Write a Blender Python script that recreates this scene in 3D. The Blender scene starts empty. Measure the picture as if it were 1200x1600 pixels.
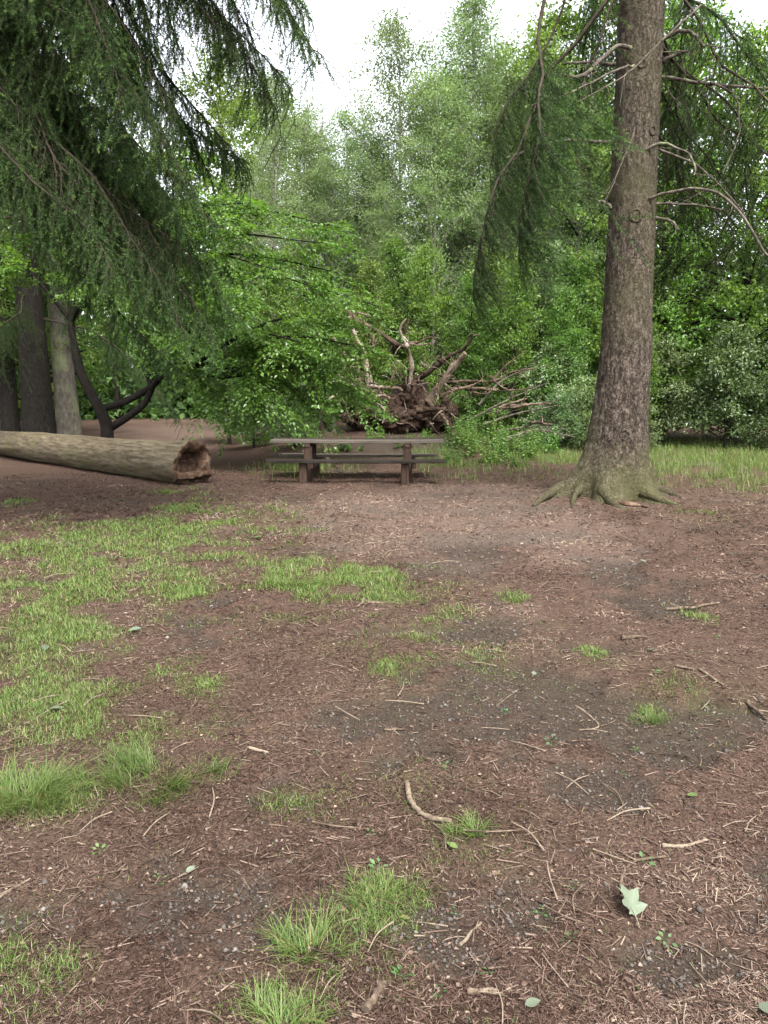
import bpy, math, random
import numpy as np
from mathutils import Vector, Matrix

S = bpy.context.scene
COL = S.collection
R = math.radians

# ------------------------------------------------------------------ camera
cam_d = bpy.data.cameras.new('camera')
cam = bpy.data.objects.new('camera', cam_d); COL.objects.link(cam)
cam_d.sensor_fit = 'VERTICAL'; cam_d.sensor_height = 36.0
cam_d.lens = 36.0 * 1203.0 / 1600.0
cam_d.clip_start = 0.05; cam_d.clip_end = 2000.0
cam.location = (0.0, 0.0, 1.6)
cam.rotation_euler = (R(90.0 - 8.74), 0.0, 0.0)
S.camera = cam

# ------------------------------------------------------------------ sky and sun (overcast, bright white cloud)
SUN_EL, SUN_AZ = 55.0, 160.0           # azimuth measured from +Y towards +X
W = bpy.data.worlds.new('World'); S.world = W; W.use_nodes = True
nt = W.node_tree
bg = nt.nodes['Background']
sky = nt.nodes.new('ShaderNodeTexSky'); sky.sky_type = 'NISHITA'; sky.sun_disc = False
sky.sun_elevation = R(SUN_EL); sky.sun_rotation = R(SUN_AZ)
sky.air_density = 1.0; sky.dust_density = 4.0; sky.ozone_density = 1.0
hs = nt.nodes.new('ShaderNodeHueSaturation'); hs.inputs['Saturation'].default_value = 0.22
nt.links.new(sky.outputs[0], hs.inputs['Color']); nt.links.new(hs.outputs[0], bg.inputs['Color'])
bg.inputs['Strength'].default_value = 0.13

sl = bpy.data.lights.new('sun', 'SUN'); sun = bpy.data.objects.new('sun', sl); COL.objects.link(sun)
sl.energy = 1.5; sl.angle = R(24.0); sl.color = (1.0, 0.96, 0.9)
sv = Vector((math.sin(R(SUN_AZ)) * math.cos(R(SUN_EL)), math.cos(R(SUN_AZ)) * math.cos(R(SUN_EL)), math.sin(R(SUN_EL))))
sun.rotation_euler = sv.to_track_quat('Z', 'Y').to_euler()
sun.location = (6, 10, 40)

vs = S.view_settings
vs.view_transform = 'Standard'; vs.look = 'None'; vs.exposure = 2.6; vs.gamma = 1.0
vs.use_curve_mapping = False
S.render.engine = 'CYCLES'
S.cycles.max_bounces = 6; S.cycles.diffuse_bounces = 4; S.cycles.glossy_bounces = 2
S.cycles.transmission_bounces = 4; S.cycles.transparent_max_bounces = 4
S.cycles.use_denoising = True
S.cycles.use_adaptive_sampling = True; S.cycles.adaptive_threshold = 0.02

# ------------------------------------------------------------------ helpers
def rng(seed): return np.random.default_rng(seed)

def tag(o, label=None, cat=None, group=None, kind=None):
    if label: o['label'] = label
    if cat: o['category'] = cat
    if group: o['group'] = group
    if kind: o['kind'] = kind
    return o

def empty(name, loc=(0, 0, 0), rz=0.0, sc=1.0):
    o = bpy.data.objects.new(name, None); COL.objects.link(o)
    o.empty_display_size = 0.2
    o.location = loc; o.rotation_euler = (0, 0, rz); o.scale = (sc, sc, sc)
    return o

def obj(name, mesh, parent=None, loc=None, rot=None, sc=None):
    o = bpy.data.objects.new(name, mesh); COL.objects.link(o)
    if parent is not None: o.parent = parent
    if loc is not None: o.location = loc
    if rot is not None: o.rotation_euler = rot
    if sc is not None: o.scale = sc if hasattr(sc, '__len__') else (sc, sc, sc)
    return o

def _hash(i, seed):
    i = (i.astype(np.int64) * 374761393 + seed * 668265263) & 0x7fffffff
    i = ((i ^ (i >> 13)) * 1274126177) & 0x7fffffff
    return ((i ^ (i >> 16)) & 0xffff) / 65535.0

def vn2(x, y, seed=0):
    xi = np.floor(x); yi = np.floor(y); fx = x - xi; fy = y - yi
    fx = fx * fx * (3 - 2 * fx); fy = fy * fy * (3 - 2 * fy)
    def h(a, b): return _hash((xi + a) * 1619 + (yi + b) * 31337, seed)
    return (h(0, 0) * (1 - fx) + h(1, 0) * fx) * (1 - fy) + (h(0, 1) * (1 - fx) + h(1, 1) * fx) * fy

def vn3(x, y, z, seed=0):
    zi = np.floor(z); fz = z - zi; fz = fz * fz * (3 - 2 * fz)
    xi = np.floor(x); yi = np.floor(y); fx = x - xi; fy = y - yi
    fx = fx * fx * (3 - 2 * fx); fy = fy * fy * (3 - 2 * fy)
    def h(a, b, c): return _hash((xi + a) * 1619 + (yi + b) * 31337 + (zi + c) * 6971, seed)
    def lay(c): return (h(0, 0, c) * (1 - fx) + h(1, 0, c) * fx) * (1 - fy) + (h(0, 1, c) * (1 - fx) + h(1, 1, c) * fx) * fy
    return lay(0) * (1 - fz) + lay(1) * fz

def fbm2(x, y, o=4, seed=0):
    a = 0.5; s = 0; t = 0
    for k in range(o):
        s = s + a * vn2(x * 2 ** k + 17.3 * k, y * 2 ** k - 9.1 * k, seed + k); t += a; a *= 0.5
    return s / t

def fbm3(x, y, z, o=3, seed=0):
    a = 0.5; s = 0; t = 0
    for k in range(o):
        s = s + a * vn3(x * 2 ** k + 7.3 * k, y * 2 ** k - 9.1 * k, z * 2 ** k + 3.7 * k, seed + k); t += a; a *= 0.5
    return s / t

def smooth(a, b, x):
    t = np.clip((x - a) / (b - a), 0, 1); return t * t * (3 - 2 * t)

def nrm(v):
    return v / np.maximum(np.linalg.norm(v, axis=-1, keepdims=True), 1e-9)

def perp(d, r):
    """random unit vectors at right angles to d"""
    q = nrm(r.normal(size=d.shape)); return nrm(np.cross(d, q))

class G:
    """collects faces, builds ONE mesh"""
    def __init__(s): s.v = []; s.f = []; s.n = 0
    def add(s, v, f, mat=0, rnd=None, sm=False):
        v = np.asarray(v, float).reshape(-1, 3); f = np.asarray(f, int)
        if rnd is None: rnd = np.full(len(f), 0.5)
        s.f.append((f + s.n, mat, np.broadcast_to(rnd, (len(f),)), sm)); s.v.append(v); s.n += len(v)
        return s
    def mesh(s, name, mats, attrs=None):
        m = bpy.data.meshes.new(name)
        V = np.concatenate(s.v).astype(np.float32)
        loops = np.concatenate([f.reshape(-1) for f, *_ in s.f]).astype(np.int32)
        tot = np.concatenate([np.full(len(f), f.shape[1]) for f, *_ in s.f])
        st = np.concatenate([[0], np.cumsum(tot)[:-1]]).astype(np.int32)
        m.vertices.add(len(V)); m.vertices.foreach_set('co', V.ravel())
        m.loops.add(len(loops)); m.loops.foreach_set('vertex_index', loops)
        m.polygons.add(len(tot)); m.polygons.foreach_set('loop_start', st)
        m.polygons.foreach_set('material_index', np.concatenate([np.full(len(f), k) for f, k, *_ in s.f]).astype(np.int32))
        m.polygons.foreach_set('use_smooth', np.concatenate([np.full(len(f), q) for f, _, _, q in s.f]))
        a = m.attributes.new('rnd', 'FLOAT', 'FACE')
        a.data.foreach_set('value', np.concatenate([r for _, _, r, _ in s.f]).astype(np.float32))
        if attrs:
            for k, val in attrs.items():
                a = m.attributes.new(k, 'FLOAT', 'POINT'); a.data.foreach_set('value', np.asarray(val, np.float32))
        for mt in (mats if isinstance(mats, (list, tuple)) else [mats]): m.materials.append(mt)
        m.update(calc_edges=True)
        return m

def spline(P, n):
    """Catmull-Rom through the points"""
    P = np.asarray(P, float)
    if len(P) == 2: return P[0] + (P[1] - P[0]) * np.linspace(0, 1, n)[:, None]
    Q = np.vstack([2 * P[0] - P[1], P, 2 * P[-1] - P[-2]])
    t = np.linspace(0, len(P) - 1 - 1e-6, n); i = t.astype(int); u = (t - i)[:, None]
    a, b, c, d = Q[i], Q[i + 1], Q[i + 2], Q[i + 3]
    return 0.5 * (2 * b + (c - a) * u + (2 * a - 5 * b + 4 * c - d) * u ** 2 + (3 * b - a - 3 * c + d) * u ** 3)

def frames(P):
    T = nrm(np.gradient(P, axis=0)); ref = np.array([0, 0, 1.0])
    if abs(T[0] @ ref) > 0.9: ref = np.array([1.0, 0, 0])
    N = np.zeros_like(P); n = ref - T[0] * (ref @ T[0]); N[0] = n / np.linalg.norm(n)
    for i in range(1, len(P)):
        n = N[i - 1] - T[i] * (N[i - 1] @ T[i]); N[i] = n / max(np.linalg.norm(n), 1e-9)
    return T, N, np.cross(T, N)

def tube(g, P, rad, sides=8, mat=0, rnd=0.5, rough=0.0, seed=0, sm=True, cap=True):
    P = np.asarray(P, float); n = len(P); rad = np.broadcast_to(np.asarray(rad, float), (n,))
    T, N, B = frames(P)
    a = np.arange(sides) * 2 * np.pi / sides
    ring = N[:, None] * np.cos(a)[None, :, None] + B[:, None] * np.sin(a)[None, :, None]
    rr = rad[:, None] * np.ones(sides)
    V = P[:, None] + ring * rr[..., None]
    if rough:
        q = fbm3(V[..., 0] / rad.mean() * .7, V[..., 1] / rad.mean() * .7, V[..., 2] / rad.mean() * .7, 3, seed) - 0.5
        V = V + ring * (q * 2 * rough * rad[:, None])[..., None]
    i = np.arange(n - 1)[:, None] * sides; j = np.arange(sides)[None]; k = (j + 1) % sides
    F = np.stack([i + j, i + k, i + sides + k, i + sides + j], -1).reshape(-1, 4)
    V = V.reshape(-1, 3)
    g.add(V, F, mat, rnd, sm)
    if cap:
        for c, off, fl in ((P[0], 0, 1), (P[-1], (n - 1) * sides, 0)):
            rg = V[off:off + sides]; vv = np.vstack([rg, c])
            jj = np.arange(sides); kk = (jj + 1) % sides
            ff = np.stack([jj, np.full(sides, sides), kk], -1) if fl else np.stack([jj, kk, np.full(sides, sides)], -1)
            g.add(vv, ff, mat, rnd, False)

def prisms(g, P0, P1, r0, r1, sides=3, mat=0, rnd=None):
    """many straight tapering twigs at once"""
    n = len(P0); d = nrm(P1 - P0); ref = np.where(np.abs(d[:, 2:3]) > .9, [[1., 0, 0]], [[0, 0, 1.]])
    u = nrm(np.cross(d, ref)); w = np.cross(d, u)
    a = np.arange(sides) * 2 * np.pi / sides
    ring = u[:, None] * np.cos(a)[None, :, None] + w[:, None] * np.sin(a)[None, :, None]
    r0 = np.broadcast_to(r0, (n,)); r1 = np.broadcast_to(r1, (n,))
    V = np.concatenate([P0[:, None] + ring * r0[:, None, None], P1[:, None] + ring * r1[:, None, None]], 1)
    b = (np.arange(n) * 2 * sides)[:, None]; j = np.arange(sides)[None]; k = (j + 1) % sides
    F = np.stack([b + j, b + k, b + sides + k, b + sides + j], -1).reshape(-1, 4)
    g.add(V.reshape(-1, 3), F, mat, None if rnd is None else np.repeat(rnd, sides), True)

def leaf_quads(g, P, D, Nv, L, Wd, mat=0, rnd=None, fold=0.25):
    """kite-shaped leaves folded along the midrib, base at P"""
    n = len(P); D = nrm(D); Sd = nrm(np.cross(D, Nv)); Nn = np.cross(Sd, D)
    L = np.broadcast_to(L, (n,))[:, None]; Wd = np.broadcast_to(Wd, (n,))[:, None]
    mid = P + D * L * .45 + Nn * Wd * fold
    V = np.stack([P, mid + Sd * Wd * .5, P + D * L - Nn * L * .08, mid - Sd * Wd * .5], 1)
    V[:, 0] -= 0; 
    b = (np.arange(n) * 4)[:, None]
    F = np.concatenate([b + [[0, 1, 2]], b + [[0, 2, 3]]], 1).reshape(-1, 3)
    g.add(V.reshape(-1, 3), F, mat, None if rnd is None else np.repeat(rnd, 2), False)

def bez(a, b, c, s):
    s = s[..., None]; return a * (1 - s) ** 2 + 2 * b * s * (1 - s) + c * s ** 2

# ------------------------------------------------------------------ materials
def mat(name):
    m = bpy.data.materials.new(name); m.use_nodes = True
    return m, m.node_tree.nodes, m.node_tree.links, m.node_tree.nodes['Principled BSDF']

def node(ns, typ, **kw):
    n = ns.new(typ)
    for k, v in kw.items():
        if k.startswith('i_'): n.inputs[k[2:].replace('_', ' ')].default_value = v
        else: setattr(n, k, v)
    return n

def ramp(ns, stops, interp='LINEAR'):
    n = ns.new('ShaderNodeValToRGB'); n.color_ramp.interpolation = interp
    e = n.color_ramp.elements
    while len(e) < len(stops): e.new(0.5)
    for k, (p, c) in enumerate(stops):
        e[k].position = p; e[k].color = (*c, 1) if len(c) == 3 else c
    return n

def mixc(ns, ls, fac, a, b, mode='MIX'):
    n = ns.new('ShaderNodeMix'); n.data_type = 'RGBA'; n.blend_type = mode; n.clamp_factor = True
    for sock, v in ((n.inputs[0], fac), (n.inputs[6], a), (n.inputs[7], b)):
        if isinstance(v, (int, float)): sock.default_value = v
        elif isinstance(v, tuple): sock.default_value = (*v, 1) if len(v) == 3 else v
        else: ls.new(v, sock)
    return n.outputs[2]

def attr(ns, name):
    n = ns.new('ShaderNodeAttribute'); n.attribute_name = name; return n.outputs['Fac']

def leaf_mat(name, stops, trans=0.35, rough=0.45, spec=0.4, hue_var=0.03, tint=(1.15, 1.2, .55)):
    m, ns, ls, bs = mat(name)
    rp = ramp(ns, stops); ls.new(attr(ns, 'rnd'), rp.inputs[0])
    oi = ns.new('ShaderNodeObjectInfo')
    mr = node(ns, 'ShaderNodeMapRange'); mr.inputs[3].default_value = 0.5 - hue_var; mr.inputs[4].default_value = 0.5 + hue_var
    ls.new(oi.outputs['Random'], mr.inputs[0])
    h = ns.new('ShaderNodeHueSaturation'); ls.new(mr.outputs[0], h.inputs['Hue']); ls.new(rp.outputs[0], h.inputs['Color'])
    mv = node(ns, 'ShaderNodeMapRange'); mv.inputs[3].default_value = 0.8; mv.inputs[4].default_value = 1.2
    ml = node(ns, 'ShaderNodeMath', operation='FRACT'); mm = node(ns, 'ShaderNodeMath', operation='MULTIPLY'); mm.inputs[1].default_value = 7.31
    ls.new(oi.outputs['Random'], mm.inputs[0]); ls.new(mm.outputs[0], ml.inputs[0]); ls.new(ml.outputs[0], mv.inputs[0])
    ls.new(mv.outputs[0], h.inputs['Value'])
    ls.new(h.outputs[0], bs.inputs['Base Color'])
    bs.inputs['Roughness'].default_value = rough; bs.inputs['Specular IOR Level'].default_value = spec
    if trans:
        tr = ns.new('ShaderNodeBsdfTranslucent')
        ls.new(mixc(ns, ls, 1.0, h.outputs[0], tint, 'MULTIPLY'), tr.inputs['Color'])
        mx = ns.new('ShaderNodeMixShader'); mx.inputs[0].default_value = trans
        ls.new(bs.outputs[0], mx.inputs[1]); ls.new(tr.outputs[0], mx.inputs[2])
        ls.new(mx.outputs[0], ns['Material Output'].inputs['Surface'])
    return m

def wood_mat(name, stops, scale=4.0, stretch=(1, 1, 1), bump=0.3, rough=0.85, det=8.0, rnd=False, extra=None, dist=0.02, vor=None, coord='Object', mid=None, rotz=0.0, pre=None):
    m, ns, ls, bs = mat(name)
    tc = ns.new('ShaderNodeTexCoord'); mp = ns.new('ShaderNodeMapping'); mp.inputs['Scale'].default_value = stretch
    if pre is not None:                    # turn the grain along an axis lying in the ground plane, then stretch it
        mq = ns.new('ShaderNodeMapping'); mq.inputs['Rotation'].default_value = (0, 0, -rotz); ls.new(tc.outputs[coord], mq.inputs['Vector'])
        mp.inputs['Scale'].default_value = pre; ls.new(mq.outputs[0], mp.inputs['Vector'])
    else: ls.new(tc.outputs[coord], mp.inputs['Vector'])
    nz = node(ns, 'ShaderNodeTexNoise', i_Scale=scale, i_Detail=det, i_Roughness=0.65); ls.new(mp.outputs[0], nz.inputs['Vector'])
    rp = ramp(ns, stops)
    fac = nz.outputs['Fac']
    if rnd:
        ad = node(ns, 'ShaderNodeMath', operation='ADD'); sb = node(ns, 'ShaderNodeMath', operation='MULTIPLY_ADD')
        sb.inputs[1].default_value = .5; sb.inputs[2].default_value = -.25
        ls.new(attr(ns, 'rnd'), sb.inputs[0]); ls.new(sb.outputs[0], ad.inputs[0]); ls.new(fac, ad.inputs[1]); fac = ad.outputs[0]
    ls.new(fac, rp.inputs[0]); col = rp.outputs[0]
    hgt = nz.outputs['Fac']
    if vor:
        vo = node(ns, 'ShaderNodeTexVoronoi', i_Scale=vor); vo.feature = 'DISTANCE_TO_EDGE'
        wv = node(ns, 'ShaderNodeTexNoise', i_Scale=vor * .6, i_Detail=3.0); ls.new(mp.outputs[0], wv.inputs['Vector'])
        va = node(ns, 'ShaderNodeVectorMath', operation='MULTIPLY_ADD'); va.inputs[1].default_value = (.08, .08, .08)
        ls.new(wv.outputs['Color'], va.inputs[0]); ls.new(mp.outputs[0], va.inputs[2]); ls.new(va.outputs[0], vo.inputs['Vector'])
        cr = ramp(ns, [(0.0, (0, 0, 0)), (0.12, (1, 1, 1))]); ls.new(vo.outputs['Distance'], cr.inputs[0])
        col = mixc(ns, ls, 0.55, col, cr.outputs[0], 'MULTIPLY')
        ad = node(ns, 'ShaderNodeMath', operation='MULTIPLY_ADD'); ad.inputs[1].default_value = .6
        ls.new(cr.outputs[0], ad.inputs[0]); ls.new(nz.outputs['Fac'], ad.inputs[2]); hgt = ad.outputs[0]
    if mid:
        c2, sc2, lo, hi = mid
        n2 = node(ns, 'ShaderNodeTexNoise', i_Scale=sc2, i_Detail=6.0, i_Roughness=.7); ls.new(mp.outputs[0], n2.inputs['Vector'])
        r2 = ramp(ns, [(lo, (0, 0, 0)), (hi, (1, 1, 1))]); ls.new(n2.outputs['Fac'], r2.inputs[0])
        col = mixc(ns, ls, r2.outputs[0], col, c2)
    if extra:                              # second colour in patches (lichen, algae, moss)
        c2, sc2, lo, hi = extra
        n2 = node(ns, 'ShaderNodeTexNoise', i_Scale=sc2, i_Detail=5.0); ls.new(tc.outputs[coord], n2.inputs['Vector'])
        r2 = ramp(ns, [(lo, (0, 0, 0)), (hi, (1, 1, 1))]); ls.new(n2.outputs['Fac'], r2.inputs[0])
        col = mixc(ns, ls, r2.outputs[0], col, c2)
    ls.new(col, bs.inputs['Base Color']); bs.inputs['Roughness'].default_value = rough
    bs.inputs['Specular IOR Level'].default_value = 0.08
    bp = node(ns, 'ShaderNodeBump', i_Strength=bump, i_Distance=dist); ls.new(hgt, bp.inputs['Height']); ls.new(bp.outputs[0], bs.inputs['Normal'])
    return m

M = {}
M['spruce_bark'] = wood_mat('spruce_bark', [(.3, (.018, .014, .011)), (.5, (.047, .037, .029)), (.7, (.095, .077, .061))], 28, (1, 1, .6), .8, .9, rnd=True, extra=((.045, .043, .022), .8, .45, .75), dist=.02, vor=26)
def moss_foot(m, c, z1):
    """green algae film on the bark, thinning out upwards in patches"""
    ns, ls = m.node_tree.nodes, m.node_tree.links; bs = ns['Principled BSDF']; old = bs.inputs['Base Color'].links[0].from_socket
    tc = ns.new('ShaderNodeTexCoord'); sx = ns.new('ShaderNodeSeparateXYZ'); ls.new(tc.outputs['Object'], sx.inputs[0])
    nz = node(ns, 'ShaderNodeTexNoise', i_Scale=4.0, i_Detail=6.0); ls.new(tc.outputs['Object'], nz.inputs['Vector'])
    mr = node(ns, 'ShaderNodeMapRange'); mr.inputs[1].default_value = 0.0; mr.inputs[2].default_value = z1; mr.inputs[3].default_value = .75; mr.inputs[4].default_value = -.15; ls.new(sx.outputs['Z'], mr.inputs[0])
    ad = node(ns, 'ShaderNodeMath', operation='ADD'); ls.new(mr.outputs[0], ad.inputs[0]); ls.new(nz.outputs['Fac'], ad.inputs[1])
    rp = ramp(ns, [(.55, (0, 0, 0)), (1.2, (.42, .42, .42))]); ls.new(ad.outputs[0], rp.inputs[0])
    ls.new(mixc(ns, ls, rp.outputs[0], old, c), bs.inputs['Base Color'])
moss_foot(M['spruce_bark'], (.05, .05, .02), 1.3)
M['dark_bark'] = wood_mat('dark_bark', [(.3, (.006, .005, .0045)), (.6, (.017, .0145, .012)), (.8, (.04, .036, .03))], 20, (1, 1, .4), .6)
M['grey_bark'] = wood_mat('grey_bark', [(.3, (.036, .031, .025)), (.55, (.075, .067, .054)), (.8, (.14, .13, .108))], 12, (1, 1, .4), .5, extra=((.12, .14, .07), 2.0, .5, .7))
M['birch_bark'] = wood_mat('birch_bark', [(.35, (.04, .036, .03)), (.45, (.13, .12, .105)), (.7, (.28, .26, .23))], 5, (1, 1, 4), .3)
M['twig'] = wood_mat('twig', [(.3, (.014, .011, .008)), (.7, (.042, .034, .024))], 15, (1, 1, 1), .3)
M['dead_twig'] = wood_mat('dead_twig', [(.3, (.02, .016, .012)), (.5, (.06, .05, .04)), (.75, (.13, .115, .092))], 14, (1, 1, 1), .4, extra=((.13, .15, .08), 6, .55, .75))
M['log_wood'] = wood_mat('log_wood', [(.3, (.03, .024, .016)), (.45, (.07, .057, .037)), (.58, (.105, .087, .057)), (.75, (.17, .148, .105))], 8, (1, 1, 1), .7, .85, extra=((.07, .066, .03), 1.6, .56, .76), vor=None, mid=((.04, .028, .019), .8, .5, .72), rotz=R(-42.9), pre=(.35, 2.2, 2.2))
M['rotten_core'] = wood_mat('rotten_core', [(.3, (.018, .009, .006)), (.5, (.055, .033, .022)), (.62, (.1, .068, .047)), (.76, (.2, .15, .11))], 9, (1, 1, 1), .9)
M['table_wood'] = wood_mat('table_wood', [(.3, (.012, .0095, .0075)), (.5, (.03, .025, .02)), (.75, (.07, .06, .05))], 6, (.4, 8, 8), .4, .7, rnd=True)
M['post_wood'] = wood_mat('post_wood', [(.3, (.014, .009, .007)), (.55, (.036, .023, .017)), (.8, (.065, .046, .036))], 8, (6, 6, .5), .4, .8)
M['root_wood'] = wood_mat('root_wood', [(.25, (.018, .012, .008)), (.45, (.058, .04, .028)), (.6, (.1, .073, .053)), (.8, (.19, .16, .13))], 5, (1, 1, 1), .6, .8, rnd=True)
M['root_earth'] = wood_mat('root_earth', [(.3, (.01, .007, .005)), (.55, (.035, .022, .016)), (.8, (.085, .055, .04))], 9, (1, 1, 1), 1.0, .95, dist=.06)
M['stick'] = wood_mat('stick', [(.3, (.025, .018, .013)), (.5, (.07, .051, .037)), (.75, (.15, .12, .088))], 40, (1, 1, 1), .5, .85, rnd=True, dist=.004)

M['needles'] = leaf_mat('needles', [(0, (.02, .042, .014)), (.5, (.037, .074, .023)), (.85, (.075, .135, .034)), (1, (.11, .15, .048))], .3, .6, .12, .01)
M['birch_leaf'] = leaf_mat('birch_leaf', [(0, (.07, .125, .04)), (.5, (.13, .2, .075)), (1, (.19, .26, .115))], .5, .5, .35, .012, (1.15, 1.12, .7))
M['broad_leaf'] = leaf_mat('broad_leaf', [(0, (.05, .1, .016)), (.5, (.092, .165, .028)), (1, (.145, .23, .055))], .52, .42, .4, .02)
M['beech_leaf'] = leaf_mat('beech_leaf', [(0, (.055, .12, .02)), (.6, (.1, .19, .034)), (1, (.155, .25, .06))], .5, .35, .55, .0)
M['shrub_leaf'] = leaf_mat('shrub_leaf', [(0, (.055, .095, .032)), (.5, (.095, .148, .054)), (1, (.155, .21, .1))], .45, .4, .5, .025)
M['far_leaf'] = leaf_mat('far_leaf', [(0, (.03, .07, .018)), (.5, (.065, .125, .035)), (1, (.11, .18, .06))], .45, .6, .2, 0)
M['grass'] = leaf_mat('grass', [(0, (.032, .068, .012)), (.4, (.066, .112, .023)), (.75, (.11, .148, .04)), (1, (.19, .155, .075))], .35, .5, .3, 0)
M['herb'] = leaf_mat('herb', [(0, (.05, .105, .022)), (.6, (.09, .165, .038)), (1, (.15, .23, .065))], .35, .45, .35, .02)
M['seedling'] = leaf_mat('seedling', [(0, (.035, .075, .022)), (.6, (.055, .105, .033)), (1, (.085, .13, .05))], .3, .5, .35, .03)
M['fallen_leaf'] = leaf_mat('fallen_leaf', [(0, (.065, .09, .058)), (.5, (.09, .112, .076)), (1, (.12, .135, .09))], .2, .6, .3, .02, (1, 1, .8))
M['pale_leaf'] = leaf_mat('pale_leaf', [(0, (.065, .095, .022)), (1, (.11, .12, .04))], .25, .6, .3, .03, (1, 1, .7))
M['litter'] = leaf_mat('litter', [(0, (.014, .009, .007)), (.3, (.042, .025, .019)), (.55, (.078, .051, .04)), (.8, (.13, .094, .073)), (1, (.21, .165, .125))], 0, .9, .04, 0)
M['pebble'] = leaf_mat('pebble', [(0, (.03, .026, .023)), (.6, (.062, .055, .049)), (1, (.14, .128, .113))], 0, .9, .06, 0)

GRASS = [
    (-0.1, 2.35, 0.4, 0.4, 0.3), (0.2, 2.9, 0.35, 0.4, 0.22), (-0.5, 2.9, 0.35, 0.4, 0.25), (0.3, 4.6, 0.6, 0.6, 0.3), (-0.9, 2.0, 0.3, 0.3, 0.3), (0.2, 1.9, 0.3, 0.2, 0.25), (1.5, 4.0, 0.5, 0.5, 0.22),
    (-2.76, 8.62, 1.24, 2.08, 1) ,
    (-1.57, 6.23, 0.57, 0.88, 0.8) ,
    (-2.57, 6.24, 0.62, 1.24, 0.9) ,
    (-2.21, 4.86, 0.45, 0.8, 0.85) ,
    (-1.8, 3.9, 0.42, 0.6, 1.0) ,
    (-1.09, 4.22, 0.22, 0.4, 0.4) ,
    (-1.27, 3.47, 0.36, 0.35, 0.8) ,
    (-0.22, 6.4, 0.54, 0.71, 1) ,
    (-0.85, 6.72, 0.26, 0.61, 0.9) ,
    (-0.42, 5.41, 0.37, 0.36, 0.7) ,
    (0.46, 5.4, 0.19, 0.26, 0.6) ,
    (0.41, 4.76, 0.25, 0.28, 0.3) ,
    (0.0, 4.34, 0.09, 0.11, 0.7) ,
    (1.03, 6.02, 0.1, 0.2, 0.6) ,
    (1.21, 5.32, 0.09, 0.31, 0.4) ,
    (1.28, 4.56, 0.08, 0.12, 0.6) ,
    (1.34, 3.74, 0.11, 0.11, 0.7) ,
    (0.15, 3.31, 0.09, 0.08, 0.4) ,
    (-0.28, 2.41, 0.15, 0.16, 0.45) ,
    (-0.06, 2.32, 0.13, 0.09, 0.6) ,
    (0.14, 2.27, 0.1, 0.09, 0.4) ,
    (-0.27, 1.81, 0.15, 0.09, 0.5) ,
    (-0.69, 1.84, 0.07, 0.08, 0.35) ,
    (-1.06, 1.99, 0.07, 0.13, 0.4) ,
    (-0.39, 2.73, 0.09, 0.18, 0.25) ,
    (-0.5, 2.51, 0.09, 0.08, 0.3) ,
    (-1.34, 3.04, 0.22, 0.35, 0.6) ,
    (3.93, 19.07, 1.1, 1.87, 1) ,
    (8.9, 21.4, 3.2, 6.0, 1) ,
    (2.88, 22.19, 1.08, 3.49, 1) ,
    (1.43, 17.33, 0.57, 1.56, 0.7) ,
    (-3.34, 12.5, 0.42, 0.66, 0.5) ,
    (4.26, 10.14, 0.34, 0.44, 0.35) ,
    (5.85, 12.52, 0.52, 0.82, 0.3) ,
    (-1.12, 9.52, 0.16, 0.29, 0.5) ,
    (0.35, 10.42, 0.26, 0.35, 0.15) ,
    (-1.64, 9.77, 0.25, 0.41, 0.4) ,
    (2.3, 5.47, 0.09, 0.2, 0.4) ,
    (-0.13, 3.58, 0.06, 0.09, 0.3) ,
    (0.59, 3.74, 0.08, 0.11, 0.3) ,
    (-1.62, 16.21, 0.81, 0.82, 0.4) ,
    (-5.46, 11.05, 0.19, 0.65, 0.6) ,
]
SOIL = [
    (0.9, 3.4, 1.0, 0.9, 0.85), (1.2, 2.3, 0.6, 0.5, 0.6), (0.6, 5.2, 0.9, 0.8, 0.5), (1.0, 7.6, 1.2, 1.5, 0.55), (0.3, 2.2, 0.4, 0.3, 0.4), (0.4, 11.0, 1.5, 1.3, 0.5),
    (0.39, 3.78, 0.62, 0.45, 1) ,
    (0.95, 2.99, 0.5, 0.34, 1) ,
    (1.19, 2.77, 0.3, 0.18, 0.8) ,
    (0.88, 1.99, 0.27, 0.14, 1) ,
    (0.87, 4.01, 0.56, 0.27, 0.8) ,
    (1.51, 9.04, 0.9, 1.08, 0.6) ,
    (0.7, 10.47, 0.88, 0.87, 0.5) ,
    (1.9, 7.56, 0.95, 0.76, 0.5) ,
    (0.82, 6.98, 0.71, 0.66, 0.6) ,
    (0.18, 4.19, 0.25, 0.2, 0.7) ,
    (0.22, 2.01, 0.15, 0.12, 0.7) ,
    (1.44, 4.63, 0.8, 0.22, 0.6) ,
    (-0.3, 2.82, 0.15, 0.14, 0.4) ,
    (-1.2, 5.84, 0.25, 0.37, 0.5) ,
    (0.62, 2.68, 0.29, 0.11, 0.7) ,
    (0.36, 2.2, 0.16, 0.09, 0.5) ,
    (-0.49, 2.15, 0.22, 0.12, 0.5) ,
    (1.84, 5.66, 0.72, 0.39, 0.5) ,
    (0.85, 2.33, 0.25, 0.07, 0.5) ,
]
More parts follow.
